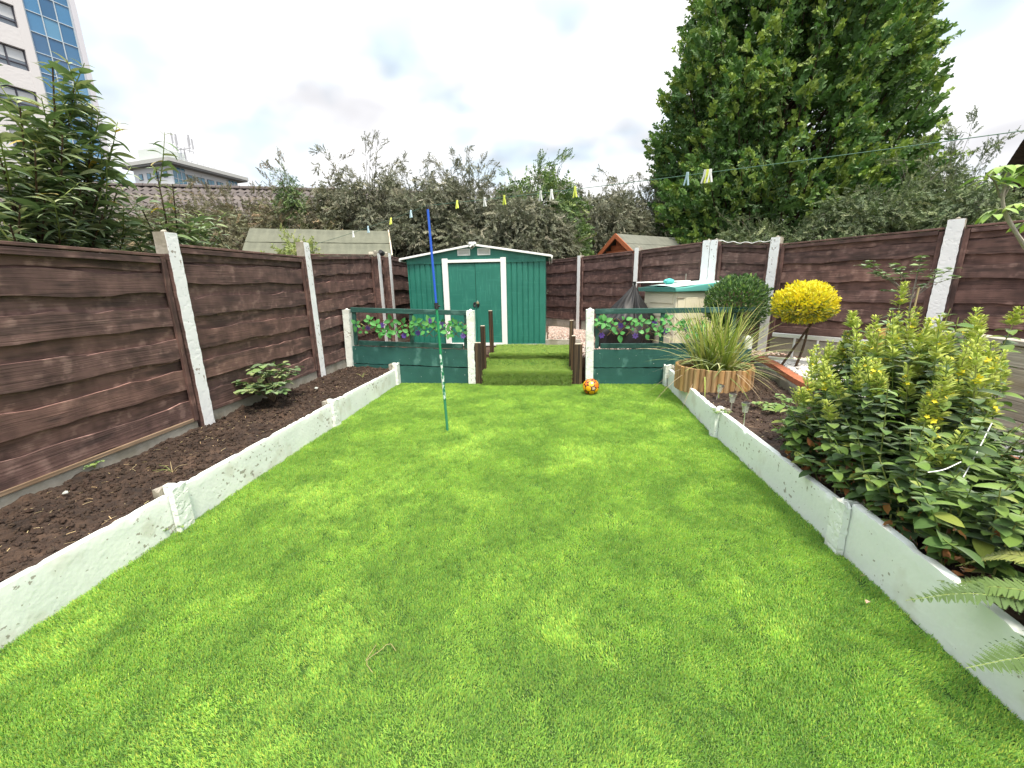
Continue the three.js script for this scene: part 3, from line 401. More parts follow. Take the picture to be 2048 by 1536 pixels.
// ---------------------------------------------------------------- turf covered steps
const STEP = [[-5.93, 0.0], [-5.945, 0.09], [-5.98, 0.185], [-6.02, 0.21], [-6.2, 0.245], [-6.43, 0.32], [-6.455, 0.325]], STEPTOP = [[-6.435, 0.352], [-6.425, 0.392], [-6.46, 0.41], [-6.9, 0.412], [-7.36, 0.414]];
const steps = thing('garden_steps', 'two shallow steps covered in artificial grass leading up to the shed', 'steps', [-0.335, 0, 0]);
const stepSpots = [];
{
  const sheet = (prof, x0, x1, name) => { const nx = 46, pos = [], uv = [], idx = [], c = new THREE.CatmullRomCurve3(prof.map(([z, y]) => V(0, y, z)), false, 'catmullrom', 0.2), ny = 44;
    for (let j = 0; j <= ny; j++) { const q = c.getPoint(j / ny); for (let i = 0; i <= nx; i++) { const x = lerp(x0, x1, i / nx), w = 0.012 * fbm3(x * 2.2, q.z * 2.5, name.length, 3), sag = name === 'top_tread' && j < 12 ? 0.018 * n2(x * 2.3, 4) : 0; pos.push(x, q.y + w * (q.y > 0.03 ? 1 : 0.2) + sag, q.z + w * 0.8); uv.push(x, q.z - q.y); } }
    for (let j = 0; j < ny; j++) for (let i = 0; i < nx; i++) { const a = j * (nx + 1) + i; idx.push(a, a + 1, a + nx + 2, a, a + nx + 2, a + nx + 1); }
    const g = new THREE.BufferGeometry(); g.setAttribute('position', new THREE.Float32BufferAttribute(pos, 3)); g.setAttribute('uv', new THREE.Float32BufferAttribute(uv, 2)); g.setIndex(idx); g.computeVertexNormals(); mesh(name, g, std({ map: turfMap, roughness: 1, side: THREE.DoubleSide }), steps);
    const P = g.attributes.position, N = g.attributes.normal; const area = name === 'top_tread' ? 3200 : 4200; for (let k = 0; k < area; k++) { const i = Math.floor(rng() * nx), j = Math.floor(rng() * ny), a = j * (nx + 1) + i, fu = rng(), fv = rng(); const mixv = (A, f) => lerp(lerp(A[f](a), A[f](a + 1), fu), lerp(A[f](a + nx + 1), A[f](a + nx + 2), fu), fv); stepSpots.push({ p: V(mixv(P, 'getX'), mixv(P, 'getY'), mixv(P, 'getZ')), n: V(mixv(N, 'getX'), mixv(N, 'getY'), mixv(N, 'getZ')).normalize() }); } };
  sheet(STEP, -0.66, 0.655, 'lower_step'); sheet(STEPTOP, -0.61, 0.70, 'top_tread');
  const core = mesh('step_core', cbox(1.26, 0.3, 0.46, 0.01), M.concrete, steps); core.position.set(0, 0.02, -6.29);
  for (const [x, z, h] of [[0.71, -6.25, 0.3], [-0.7, -6.3, 0.24]]) { const m = mesh('side_block', roughen(meterUV(new THREE.BoxGeometry(0.1, h, 0.34, 3, 5, 6), 1), 0.012, 12), M.concrete, steps); m.position.set(x, h / 2, z); }
}
// ---------------------------------------------------------------- timber posts and sleepers at the steps
function timber(label, cat, x, z, w, d, y0, y1, mat, lean = [0, 0], name = 'timber_post') {
  const t = thing(name, label, cat, [x, 0, z]); t.rotation.set(lean[0], 0, lean[1]); const g = segbox(w, y1 - y0, d, 6, 20, 6), p = g.attributes.position;
  for (let i = 0; i < p.count; i++) { const xx = p.getX(i), zz = p.getZ(i), k = 0.004 * n2(xx * 130 + x * 9, zz * 130 + z) ; p.setXYZ(i, xx + Math.sign(xx) * k, p.getY(i) + (p.getY(i) > (y1 - y0) / 2 - 1e-3 ? 0.006 * n2(xx * 60, zz * 60) : 0), zz + Math.sign(zz) * k); }
  g.computeVertexNormals(); mesh('shaft', boxUV(toCreasedNormals(g, 0.6)), mat, t).position.y = (y0 + y1) / 2;
  mesh('end_grain', boxUV(rbox(w - 0.006, 0.008, d - 0.006, 0.003)), M.greyWood[2], t).position.y = y1 + 0.005; return t;
}
timber('short grooved timber post beside the white post at the steps by the green shed door', 'timber post', -1.085, -6.05, 0.105, 0.06, -0.1, 0.64, M.oldTimber);
timber('mid height brown square post at the steps in front of the shed door', 'timber post', -1.005, -6.12, 0.068, 0.068, 0, 0.885, M.oldTimberB);
timber('tall thin brown square post at the steps in front of the shed door', 'timber post', -0.925, -6.5, 0.06, 0.06, 0.1, 1.085, M.oldTimberB, [0, 0.01]);
timber('short split timber post beside the white post behind the orange ball', 'timber post', 0.425, -6.05, 0.115, 0.07, -0.1, 0.615, M.oldTimber);
timber('mid height brown square post at the steps on the side of the orange ball', 'timber post', 0.352, -6.05, 0.058, 0.058, 0, 0.735, M.oldTimberB);
timber('tall thin dark square post at the steps on the side of the orange ball', 'timber post', 0.33, -6.22, 0.062, 0.062, 0.1, 0.945, M.oldTimber);

// ---------------------------------------------------------------- orange football
{
  const r = 0.112, c = onY(1182, 791, 0); const t = thing('football', 'small orange and yellow football with stars lying on the lawn', 'ball', [c.x, r, c.z - 0.05]);
  mesh('bladder', new THREE.SphereGeometry(r * 0.985, 32, 24), std({ color: col(0.03, 0.02, 0.012), roughness: 0.5 }), t);
  const ph = (1 + Math.sqrt(5)) / 2, verts = []; for (const s of [-1, 1]) for (const u of [-1, 1]) verts.push(V(0, s, u * ph), V(s, u * ph, 0), V(u * ph, 0, s)); verts.forEach((v) => v.normalize());
  const faces = []; for (let i = 0; i < 12; i++) for (let j = i + 1; j < 12; j++) for (let k = j + 1; k < 12; k++) if (verts[i].distanceTo(verts[j]) < 1.1 && verts[j].distanceTo(verts[k]) < 1.1 && verts[i].distanceTo(verts[k]) < 1.1) faces.push(verts[i].clone().add(verts[j]).add(verts[k]).normalize());
  const patch = (rad) => { const n = 30, m = 4, pos = [0, r, 0], idx = []; for (let a = 1; a <= m; a++) for (let i = 0; i < n; i++) { const th = i / n * 2 * Math.PI, q = rad(th) * a / m; pos.push(r * Math.sin(q) * Math.cos(th), r * Math.cos(q), r * Math.sin(q) * Math.sin(th)); } for (let i = 0; i < n; i++) { const j = (i + 1) % n; idx.push(0, 1 + j, 1 + i); for (let a = 0; a < m - 1; a++) idx.push(1 + a * n + i, 1 + a * n + j, 1 + (a + 1) * n + j, 1 + a * n + i, 1 + (a + 1) * n + j, 1 + (a + 1) * n + i); } const g = new THREE.BufferGeometry(); g.setAttribute('position', new THREE.Float32BufferAttribute(pos, 3)); g.setIndex(idx); const nm = pos.map((x) => x / r); g.setAttribute('normal', new THREE.Float32BufferAttribute(nm, 3)); return g; };
  const round = patch(() => 0.345), star = patch((th) => { const k = Math.abs(((th * 5 / (2 * Math.PI)) % 1) - 0.5) * 2; return lerp(0.13, 0.3, k * k); });
  const yel = phys({ color: col(0.90, 0.42, 0.01), roughness: 0.32, clearcoat: 0.6, clearcoatRoughness: 0.2 }), ora = phys({ color: col(0.82, 0.16, 0.01), roughness: 0.32, clearcoat: 0.6, clearcoatRoughness: 0.2 }), sil = phys({ color: col(0.62, 0.45, 0.3), roughness: 0.35, clearcoat: 0.5 });
  t.rotation.set(0.55, 0.4, 0.2); faces.forEach((f, i) => { mesh('round_panel', round, i % 3 === 1 ? ora : yel, t).quaternion.copy(aim(f)); }); verts.forEach((v, i) => { const m = mesh('star_panel', star, i % 2 ? sil : ora, t); m.quaternion.copy(aim(v, 0.3)); });
}
// ---------------------------------------------------------------- clothes prop, line and pegs
const propTop = onZ(855, 411, -4.0), propFoot = onY(895, 862, 0); propFoot.y = 0;
{
  const t = thing('clothes_prop', 'telescopic clothes prop, blue above and green below, standing on the lawn', 'clothes prop', propFoot.toArray()); const d = propTop.clone().sub(propFoot), L = d.length(), q = aim(d);
  const at = (f) => d.clone().multiplyScalar(f); const seg = (n, a, b, r, mat) => { const g = new THREE.CylinderGeometry(r, r, (b - a) * L, 14); const m = mesh(n, g, mat, t); m.position.copy(at((a + b) / 2)); m.quaternion.copy(q); return m; };
  const f = (px, py) => { const p = onZ(px, py, -4.0); return (p.y) / propTop.y; }, j1 = f(877, 612), j2 = f(884, 706), j3 = f(890, 800);
  const green = std({ color: col(0.02, 0.24, 0.10), roughness: 0.35 }), worn = std({ roughness: 0.5, map: texture(64, 256, (u, v) => { const k = smooth(fb(va, u, v, 5, 14, 4), 0.36, 0.62); return mix3([0.07, 0.42, 0.28], [0.84, 0.87, 0.86], k); }) });
  seg('lower_tube', 0, j3, 0.0135, std({ color: col(0.04, 0.22, 0.12), roughness: 0.4 })); seg('worn_tube', j3, j2, 0.0145, worn); seg('middle_tube', j2, j1, 0.0128, green); seg('upper_tube', j1, 0.985, 0.0115, std({ color: col(0.02, 0.10, 0.55), roughness: 0.3 })); seg('collar', j1 - 0.012, j1 + 0.014, 0.021, M.dark); mesh('collar_screw', new THREE.CylinderGeometry(0.008, 0.008, 0.03, 8).rotateZ(1.57), M.dark, t).position.copy(at(j1).add(V(0.022, 0, 0)));
  for (const s of [-1, 1]) { const m = mesh('fork', tubeAlong([V(0, 0, 0), V(s * 0.012, 0.02, 0), V(s * 0.017, 0.05, 0)], 0.005, 6, 6), M.dark, t); m.position.copy(at(0.98)); m.quaternion.copy(q); }
}
const lineL = V(-3.16, 2.02, -5.33), dirPlan = V(propTop.x - lineL.x, 0, propTop.z - lineL.z).normalize();
let lineR; { const d = ray(2048, 244), nx = -dirPlan.z, nz = dirPlan.x, t = (nx * propTop.x + nz * propTop.z) / (nx * d.x + nz * d.z); lineR = EYE.clone().addScaledVector(d, t); const e = lineR.clone().sub(propTop); lineR.addScaledVector(e, 0.55); }
const sagPt = (A, B, s, sag) => A.clone().lerp(B, s).add(V(0, -4 * sag * s * (1 - s), 0));
{
  const a = [], b = []; for (let i = 0; i <= 20; i++) { a.push(sagPt(lineL, propTop, i / 20, 0.02)); b.push(sagPt(propTop, lineR, i / 20, 0.035)); }
  const t = thing('washing_line', 'thin dark washing line running from the fence post over the clothes prop', 'washing line'); const m = std({ color: col(0.05, 0.13, 0.09), roughness: 0.5 }); mesh('line', tubeAlong(a, 0.002, 40, 5), m, t); mesh('line', tubeAlong(b, 0.002, 60, 5), m, t); mesh('knot', new THREE.SphereGeometry(0.012, 8, 6), m, t).position.copy(lineL);
  const post = thing('line_post', 'grey steel washing line post at the end of the line', 'post', [lineR.x, 0, lineR.z]); mesh('pole', new THREE.CylinderGeometry(0.03, 0.03, lineR.y + 0.1, 12), M.concrete, post).position.y = (lineR.y + 0.1) / 2;
}
function peg(label, s, left, c, swing) {
  const p = left ? sagPt(lineL, propTop, s, 0.02) : sagPt(propTop, lineR, s, 0.035), t = thing('clothes_peg', label, 'clothes peg', p.toArray(), Math.atan2(-dirPlan.z, dirPlan.x), 'clothes pegs on the washing line'); t.rotation.x = swing; const mat = phys({ color: col(...c), roughness: 0.4, transmission: 0.15, thickness: 0 });
  const jaw = (sg) => { const sh = new THREE.Shape(); sh.moveTo(0.000, 0.018); sh.lineTo(0.006, 0.018); sh.lineTo(0.008, -0.012); sh.lineTo(0.017, -0.056); sh.lineTo(0.010, -0.058); sh.lineTo(0.002, -0.02); sh.closePath(); const g = new THREE.ExtrudeGeometry(sh, { depth: 0.011, bevelEnabled: true, bevelSize: 0.001, bevelThickness: 0.001, bevelSegments: 1 }); g.translate(0, 0, -0.0055); if (sg < 0) g.rotateY(Math.PI); return g; };
  for (const sg of [-1, 1]) mesh('jaw', jaw(sg), mat, t); mesh('spring', new THREE.TorusGeometry(0.006, 0.0018, 5, 10), std({ color: col(0.6, 0.6, 0.6), metalness: 1, roughness: 0.3 }), t).position.y = -0.012; t.scale.setScalar(0.92);
}
{
  const W_ = [0.85, 0.86, 0.86], Y_ = [0.72, 0.80, 0.12], B_ = [0.52, 0.70, 0.80];
  const sAt = (px, left) => { let best = 0, bd = 1e9; for (let i = 0; i <= 400; i++) { const q = left ? sagPt(lineL, propTop, i / 400, 0.02) : sagPt(propTop, lineR, i / 400, 0.035), e = q.clone().sub(EYE), x = 1024 + FOCAL * e.dot(camR) / e.dot(fwd); if (Math.abs(x - px) < bd) { bd = Math.abs(x - px); best = i / 400; } } return best; };
  for (const [x, c, nm] of [[706, W_, 'white clothes peg on the line above the fence near the post'], [736, B_, 'pale blue clothes peg on the line above the old felt roof'], [782, Y_, 'yellow clothes peg on the line between fence and prop'], [822, B_, 'pale blue clothes peg beside the top of the prop']]) peg(nm, sAt(x, true), true, c, gauss() * 0.25);
  for (const [x, c, nm] of [[915, Y_, 'yellow clothes peg, first on the line past the prop before the hedge'], [969, W_, 'white clothes peg, second on the line past the prop before the hedge'], [1009, Y_, 'yellow clothes peg between two white ones before the hedge behind the shed'], [1081, W_, 'white clothes peg, fourth on the line past the prop before the green ivy shrub'], [1104, W_, 'white clothes peg, fifth on the line past the prop before the green ivy shrub'], [1152, Y_, 'yellow clothes peg, sixth on the line past the prop against the sky'], [1374, B_, 'single pale blue clothes peg before the big tree'], [1408, W_, 'white clothes peg in the tight cluster, on the side of the single blue peg'], [1413, Y_, 'yellow clothes peg in the middle of the tight cluster before the big tree'], [1418, W_, 'white clothes peg in the tight cluster, farther from the single blue peg']]) peg(nm, sAt(x, false), false, c, gauss() * 0.25);
}
// ---------------------------------------------------------------- black cover tied up
{
  const b = onY(1246, 692, TER), apex = onZ(1268, 568, b.z - 0.05); const t = thing('black_cover', 'black plastic cover gathered and tied at the top beside the storage box', 'cover', [b.x, TER, b.z]); const na = 120, nh = 36, pos = [], idx = [], uv = [], H = apex.y - TER, ax = apex.x - b.x;
  for (let j = 0; j <= nh; j++) { const h = j / nh; for (let i = 0; i <= na; i++) { const a = i / na * 2 * Math.PI, env = h < 0.25 ? lerp(0.9, 1, h / 0.25) : h < 0.45 ? 1 - 0.2 * smooth(h, 0.25, 0.5) : lerp(0.9, 0.035, Math.pow((h - 0.45) / 0.55, 0.85)); const fold = 0.6 * Math.sin(a * 7 + 2.5 * n2(Math.cos(a) * 1.3, h * 1.2 + Math.sin(a))) + 0.45 * Math.sin(a * 13 + 3 * n2(Math.sin(a) * 1.5, h * 1.8)) + 0.5 * n3(Math.cos(a) * 3, Math.sin(a) * 3, h * 0.9), pleat = 1 + 0.12 * Math.min(1, 0.25 + h * 1.6) * fold + 0.12 * n3(Math.cos(a) * 1.2, Math.sin(a) * 1.2, h * 1.6); const R = 0.5 * env * pleat * (1 + 0.1 * Math.cos(a + 2.4)); pos.push(R * Math.cos(a) + ax * Math.pow(h, 1.1) + (h > 0.97 ? 0 : 0), H * h - 0.015, R * 0.8 * Math.sin(a)); uv.push(a, h); } }
  for (let j = 0; j < nh; j++) for (let i = 0; i < na; i++) { const k = j * (na + 1) + i; idx.push(k, k + na + 1, k + 1, k + 1, k + na + 1, k + na + 2); }
  const g = new THREE.BufferGeometry(); g.setAttribute('position', new THREE.Float32BufferAttribute(pos, 3)); g.setAttribute('uv', new THREE.Float32BufferAttribute(uv, 2)); g.setIndex(idx); g.computeVertexNormals(); mesh('sheet', g, std({ color: col(0.008, 0.008, 0.009), roughness: 0.55, side: THREE.DoubleSide }), t);
  const kn = mesh('tied_neck', new THREE.CylinderGeometry(0.03, 0.018, 0.06, 10), M.dark, t); kn.position.set(ax, H + 0.01, 0);
  scene.userData.apex = V(b.x + ax, TER + H, b.z);
}
// ---------------------------------------------------------------- cream storage box with green lid
{
  const c0 = onY(1345, 700, TER), psi = 0.42, t = thing('storage_box', 'cream plastic storage box with green lid behind the green rail', 'storage box', [c0.x, TER, c0.z], psi); // local x to the right face, local -z to the left face
  const L = 1.12, D = 0.82, H = 0.93, cream = std({ color: col(0.70, 0.66, 0.50), roughness: 0.55, bumpMap: mottleBump, bumpScale: 0.002 }), lidM = std({ color: col(0.10, 0.36, 0.32), roughness: 0.5, bumpMap: mottleBump, bumpScale: 0.003 });
  mesh('body', meterUV(rbox(L, H, D, 0.02, 3), 2), cream, t).position.set(L / 2, H / 2, -D / 2);
  const panel = (w, h, x, y, z, ry, n) => { const m = mesh(n, rbox(w, h, 0.016, 0.006, 2), cream, t); m.position.set(x, y, z); m.rotation.y = ry; return m; };
  for (const [a, b] of [[0.02, 0.49], [0.51, 0.98]]) { const d = panel((b - a) * L, H - 0.06, (a + b) / 2 * L, H / 2, 0.008, 0, 'door'); for (const [w, h, x, y] of [[0.24, 0.34, 0, 0.2], [0.24, 0.34, 0, -0.22]]) { const q = mesh('door_panel', rbox(w, h, 0.014, 0.006, 2), cream, d); q.position.set(x, y, 0.01); } }
  for (const y of [0.14, 0.38, 0.62, 0.84]) panel(D - 0.25, 0.16, -0.006, y - 0.02, -D / 2 + 0.05, Math.PI / 2, 'side_rib');
  for (const y of [0.2, 0.45, 0.72]) { const m = mesh('corner_notch', rbox(0.05, 0.016, 0.02, 0.003), std({ color: col(0.45, 0.42, 0.32), roughness: 0.7 }), t); m.position.set(0.0, y, -D + 0.07); m.rotation.y = Math.PI / 2; }
  const latch = mesh('latch', rbox(0.16, 0.012, 0.014, 0.004), std({ color: col(0.35, 0.3, 0.22), roughness: 0.6 }), t); latch.position.set(0.06, H - 0.1, 0.022);
  const sh = new THREE.Shape(); sh.moveTo(-0.07, 0); sh.lineTo(L + 0.06, 0); sh.lineTo(L + 0.1, 0.135); sh.quadraticCurveTo(L * 0.5, 0.105, 0.2, 0.055); sh.quadraticCurveTo(0.02, 0.035, -0.09, 0.045); sh.closePath(); const lg = new THREE.ExtrudeGeometry(sh, { depth: D + 0.12, bevelEnabled: true, bevelSize: 0.012, bevelThickness: 0.012, bevelSegments: 3, curveSegments: 16 }); const lid = mesh('lid', toCreasedNormals(meterUV(lg, 2), 0.6), lidM, t); lid.position.set(0, H + 0.012, -D - 0.06);
  const lip = mesh('lid_top', (() => { const n = 24, pos = [], idx = [], f = (x) => 0.07 + 0.10 * smooth(x, 0.0, 1); for (let i = 0; i <= n; i++) { const x = i / n; for (const z of [0.02, 0.25, 0.5, 0.75, 0.98]) pos.push(lerp(-0.07, L + 0.08, x), 0.052 + 0.09 * Math.pow(x, 0.9) + 0.035 * Math.sin(z * Math.PI), -z * (D + 0.08) + 0.04); } for (let i = 0; i < n; i++) for (let k = 0; k < 4; k++) { const a = i * 5 + k; idx.push(a, a + 5, a + 1, a + 1, a + 5, a + 6); } const g = new THREE.BufferGeometry(); g.setAttribute('position', new THREE.Float32BufferAttribute(pos, 3)); g.setIndex(idx); g.computeVertexNormals(); return g; })(), std({ color: col(0.55, 0.72, 0.68), roughness: 0.35, side: THREE.DoubleSide }), t); lip.position.y = H + 0.016;
  const w2 = (x, y, z) => { t.updateMatrixWorld(); return V(x, y, z).applyMatrix4(t.matrixWorld); };
  const a = scene.userData.apex, e = w2(0.62, H + 0.16, -0.42); solo('rope', tubeAlong([a.clone().add(V(0, 0.02, 0)), a.clone().lerp(e, 0.5).add(V(0, 0.012, 0.0)), e], 0.011, 24, 6), M.metalWhite, 'white rope from the tied black cover to the storage lid', 'rope'); delete scene.userData.apex;
  const sc = new THREE.IcosahedronGeometry(0.075, 3), p = sc.attributes.position; for (let i = 0; i < p.count; i++) { const k = 1 + 0.18 * n3(p.getX(i) * 40, p.getY(i) * 40, p.getZ(i) * 40); p.setXYZ(i, p.getX(i) * k * 1.15, p.getY(i) * k * 0.62, p.getZ(i) * k); } sc.computeVertexNormals(); const sp = solo('scouring_pad', sc, std({ color: col(0.10, 0.45, 0.42), roughness: 0.9 }), 'crumpled turquoise netting ball on the storage box lid', 'netting'); sp.position.copy(w2(0.12, H + 0.16, -0.35));
  const tap = thing('lid_catch', 'small black catch standing on the storage box lid', 'catch', w2(0.56, H + 0.16, -0.5).toArray(), psi); mesh('plate', rbox(0.15, 0.02, 0.05, 0.006), M.dark, tap); mesh('stalk', new THREE.CylinderGeometry(0.008, 0.01, 0.13, 8), M.greyTwig, tap).position.set(0.03, 0.06, 0);
}
// ---------------------------------------------------------------- brick topped retaining wall
{
  const t = thing('brick_wall', 'low retaining wall topped with orange perforated bricks behind the planter', 'wall'); 
  const n = 60, P = [], UV = [], I = []; for (let i = 0; i <= n; i++) { const z = lerp(-6.02, 1.2, i / n), x = brickX(z); for (let k = 0; k <= 6; k++) { const y = lerp(0.1, 0.372, k / 6); P.push(x + 0.008 * fbm3(z * 3, y * 3, 2, 3), y, z); UV.push(z, y); } P.push(x + 0.14, 0.372, z); UV.push(z, 0.6); } for (let i = 0; i < n; i++) for (let k = 0; k < 7; k++) { const a = i * 8 + k; I.push(a, a + 8, a + 1, a + 1, a + 8, a + 9); } const g = new THREE.BufferGeometry(); g.setAttribute('position', new THREE.Float32BufferAttribute(P, 3)); g.setAttribute('uv', new THREE.Float32BufferAttribute(UV, 2)); g.setIndex(I); g.computeVertexNormals();
  mesh('rendered_face', g, std({ map: concreteMap, bumpMap: concBump, bumpScale: 0.01, roughness: 0.95, side: THREE.DoubleSide, color: col(0.55, 0.56, 0.52) }), t);
  const brickMap = texture(256, 128, (u, v) => { const m = fb(va, u, v, 10, 8, 4), s = vd(u, v, 90, 60); return mix3([0.50, 0.28, 0.19], [0.70, 0.46, 0.34], clamp(m * 0.8 + s * 0.25, 0, 1)); }); const mats = [[1, 1, 1], [0.85, 0.8, 0.78], [1.1, 1.05, 1.0]].map((c) => std({ map: brickMap, roughness: 0.9, color: col(...c), bumpMap: mottleBump, bumpScale: 0.003 }));
  // perforated brick laid flat: slab with slots through the top
  const sh = new THREE.Shape(); sh.moveTo(-0.1075, -0.05); sh.lineTo(0.1075, -0.05); sh.lineTo(0.1075, 0.05); sh.lineTo(-0.1075, 0.05); sh.closePath(); for (let i = 0; i < 5; i++) { const h = new THREE.Path(), x = -0.08 + i * 0.04; h.moveTo(x - 0.008, -0.03); h.lineTo(x + 0.008, -0.03); h.lineTo(x + 0.008, 0.03); h.lineTo(x - 0.008, 0.03); h.closePath(); sh.holes.push(h); }
  const bg = meterUV(new THREE.ExtrudeGeometry(sh, { depth: 0.056, bevelEnabled: true, bevelSize: 0.003, bevelThickness: 0.003, bevelSegments: 1 }).rotateX(-Math.PI / 2), 3);
  for (let z = -5.9, i = 0; z < 1.1; z += 0.226, i++) { const x = brickX(z), dx = brickX(z + 0.1) - brickX(z - 0.1); const b = mesh('brick', bg, pick(mats), t); b.position.set(x + 0.055 + gauss() * 0.003, 0.377 + gauss() * 0.001, z); b.rotation.y = Math.PI / 2 + Math.atan2(dx, 0.2) + gauss() * 0.015; }
}
// ---------------------------------------------------------------- aluminium ladder on its side along the fence
{
  const a = onY(1536, 718, TER + 0.02), b = onY(1752, 727, TER + 0.02); b.set(a.x + 1.35, 0, a.z + 1.62); const t = thing('ladder', 'aluminium ladder lying on its side along the fence', 'ladder', [a.x, TER, a.z], Math.atan2(-(b.z - a.z), b.x - a.x)); const L = Math.hypot(b.x - a.x, b.z - a.z), al = std({ color: col(0.78, 0.79, 0.80), metalness: 0.7, roughness: 0.38 });
  for (const y of [0.035, 0.36]) mesh('rail', rbox(L, 0.055, 0.026, 0.005), al, t).position.set(L / 2, y, 0); for (let x = 0.28; x < L; x += 0.26) mesh('rung', new THREE.CylinderGeometry(0.014, 0.014, 0.27, 10), al, t).position.set(x, 0.198, 0); t.rotation.order = 'YXZ'; t.rotation.x = -0.1;
}
{ // weathered board wall and cut timber end
  const t = thing('board_wall', 'weathered grey timber board wall with pale capping behind the loosestrife', 'wall', [3.06, TER, -1.4], Math.PI / 2); const L = 2.15, hs = [0.17, 0.165, 0.17, 0.14]; let y = 0.0;
  hs.forEach((h, i) => { const m = mesh('board', wbox(L, h - 0.006, 0.03, 0.004), M.greyWood[i % 3], t); m.position.set(L / 2, y + h / 2, gauss() * 0.004); y += h; }); for (const x of [0.05, 1.05, 2.1]) mesh('post', wbox(0.07, y, 0.06, 0.005), M.greyWood[1], t).position.set(x, y / 2, -0.05); mesh('capping', wbox(L + 0.05, 0.035, 0.12, 0.006), std({ map: greyWoodMap, roughness: 0.8, color: col(1.35, 1.35, 1.35) }), t).position.set(L / 2, y + 0.02, -0.02); t.rotation.y = -Math.PI / 2; t.position.set(3.06, TER, -3.55);
  const q = onZ(1762, 680, -4.9); const k = thing('timber_block', 'upright yellow pine timber board behind the loosestrife beside the ladder', 'timber', [q.x, TER, q.z]); mesh('plank', wbox(0.1, q.y - TER + 0.13, 0.045, 0.004), M.log[4], k).position.y = (q.y - TER + 0.13) / 2; mesh('side_plank', wbox(0.03, q.y - TER + 0.09, 0.07, 0.004), M.greyWood[2], k).position.set(-0.075, (q.y - TER + 0.09) / 2, 0);
}
{ // small spotlight and bracket on a left fence post
  const t = thing('fence_light', 'small black and white spotlight clamped on the fence post before the shed', 'light', [-3.12, 2.06, -7.4]); mesh('bracket', rbox(0.16, 0.02, 0.03, 0.004), M.concrete, t).position.set(0.03, 0.02, 0.06); const h = mesh('lamp_head', new THREE.CylinderGeometry(0.035, 0.05, 0.09, 12).rotateX(1.2), M.dark, t); h.position.set(0.13, 0.02, 0.03); mesh('junction_box', rbox(0.08, 0.05, 0.05, 0.008), std({ color: col(0.6, 0.55, 0.45), roughness: 0.6 }), t).position.set(0.0, 0.0, 0.16); mesh('cable', tubeAlong([V(0, 0, 0.16), V(0.03, -0.06, 0.12), V(0.05, -0.03, 0.05)], 0.006, 10, 5), M.dark, t);
}
// ---------------------------------------------------------------- solar lights in the right bed
{
  const steel = std({ color: col(0.62, 0.6, 0.56), metalness: 0.85, roughness: 0.35 }), glass = phys({ color: col(0.9, 0.92, 0.86), roughness: 0.25, transmission: 0.75, thickness: 0 });
  const build = (label, px, py, h, lean) => { const p = onY(px, py, 0.245), t = thing('solar_light', label, 'solar light', [p.x, p.y - 0.02, p.z], 0, 'solar lights in the flower bed'); t.rotation.z = lean; mesh('stake', new THREE.CylinderGeometry(0.006, 0.005, h, 8), steel, t).position.y = h / 2; mesh('lens', new THREE.CylinderGeometry(0.03, 0.02, 0.062, 14), glass, t).position.y = h + 0.03; const c = mesh('cap', new THREE.CylinderGeometry(0.034, 0.031, 0.022, 14), steel, t); c.position.y = h + 0.072; mesh('solar_cell', new THREE.CylinderGeometry(0.026, 0.026, 0.003, 14), M.dark, t).position.y = h + 0.085; mesh('led', new THREE.SphereGeometry(0.007, 8, 6), M.metalWhite, t).position.y = h + 0.02; };
  build('leaning short solar light right against the log planter', 1433, 796, 0.09, -0.22); build('short upright solar light between the planter and the taller light', 1462, 822, 0.11, 0); build('taller solar light on a long steel stake beside the lawn edging', 1487, 857, 0.17, 0.02);
}
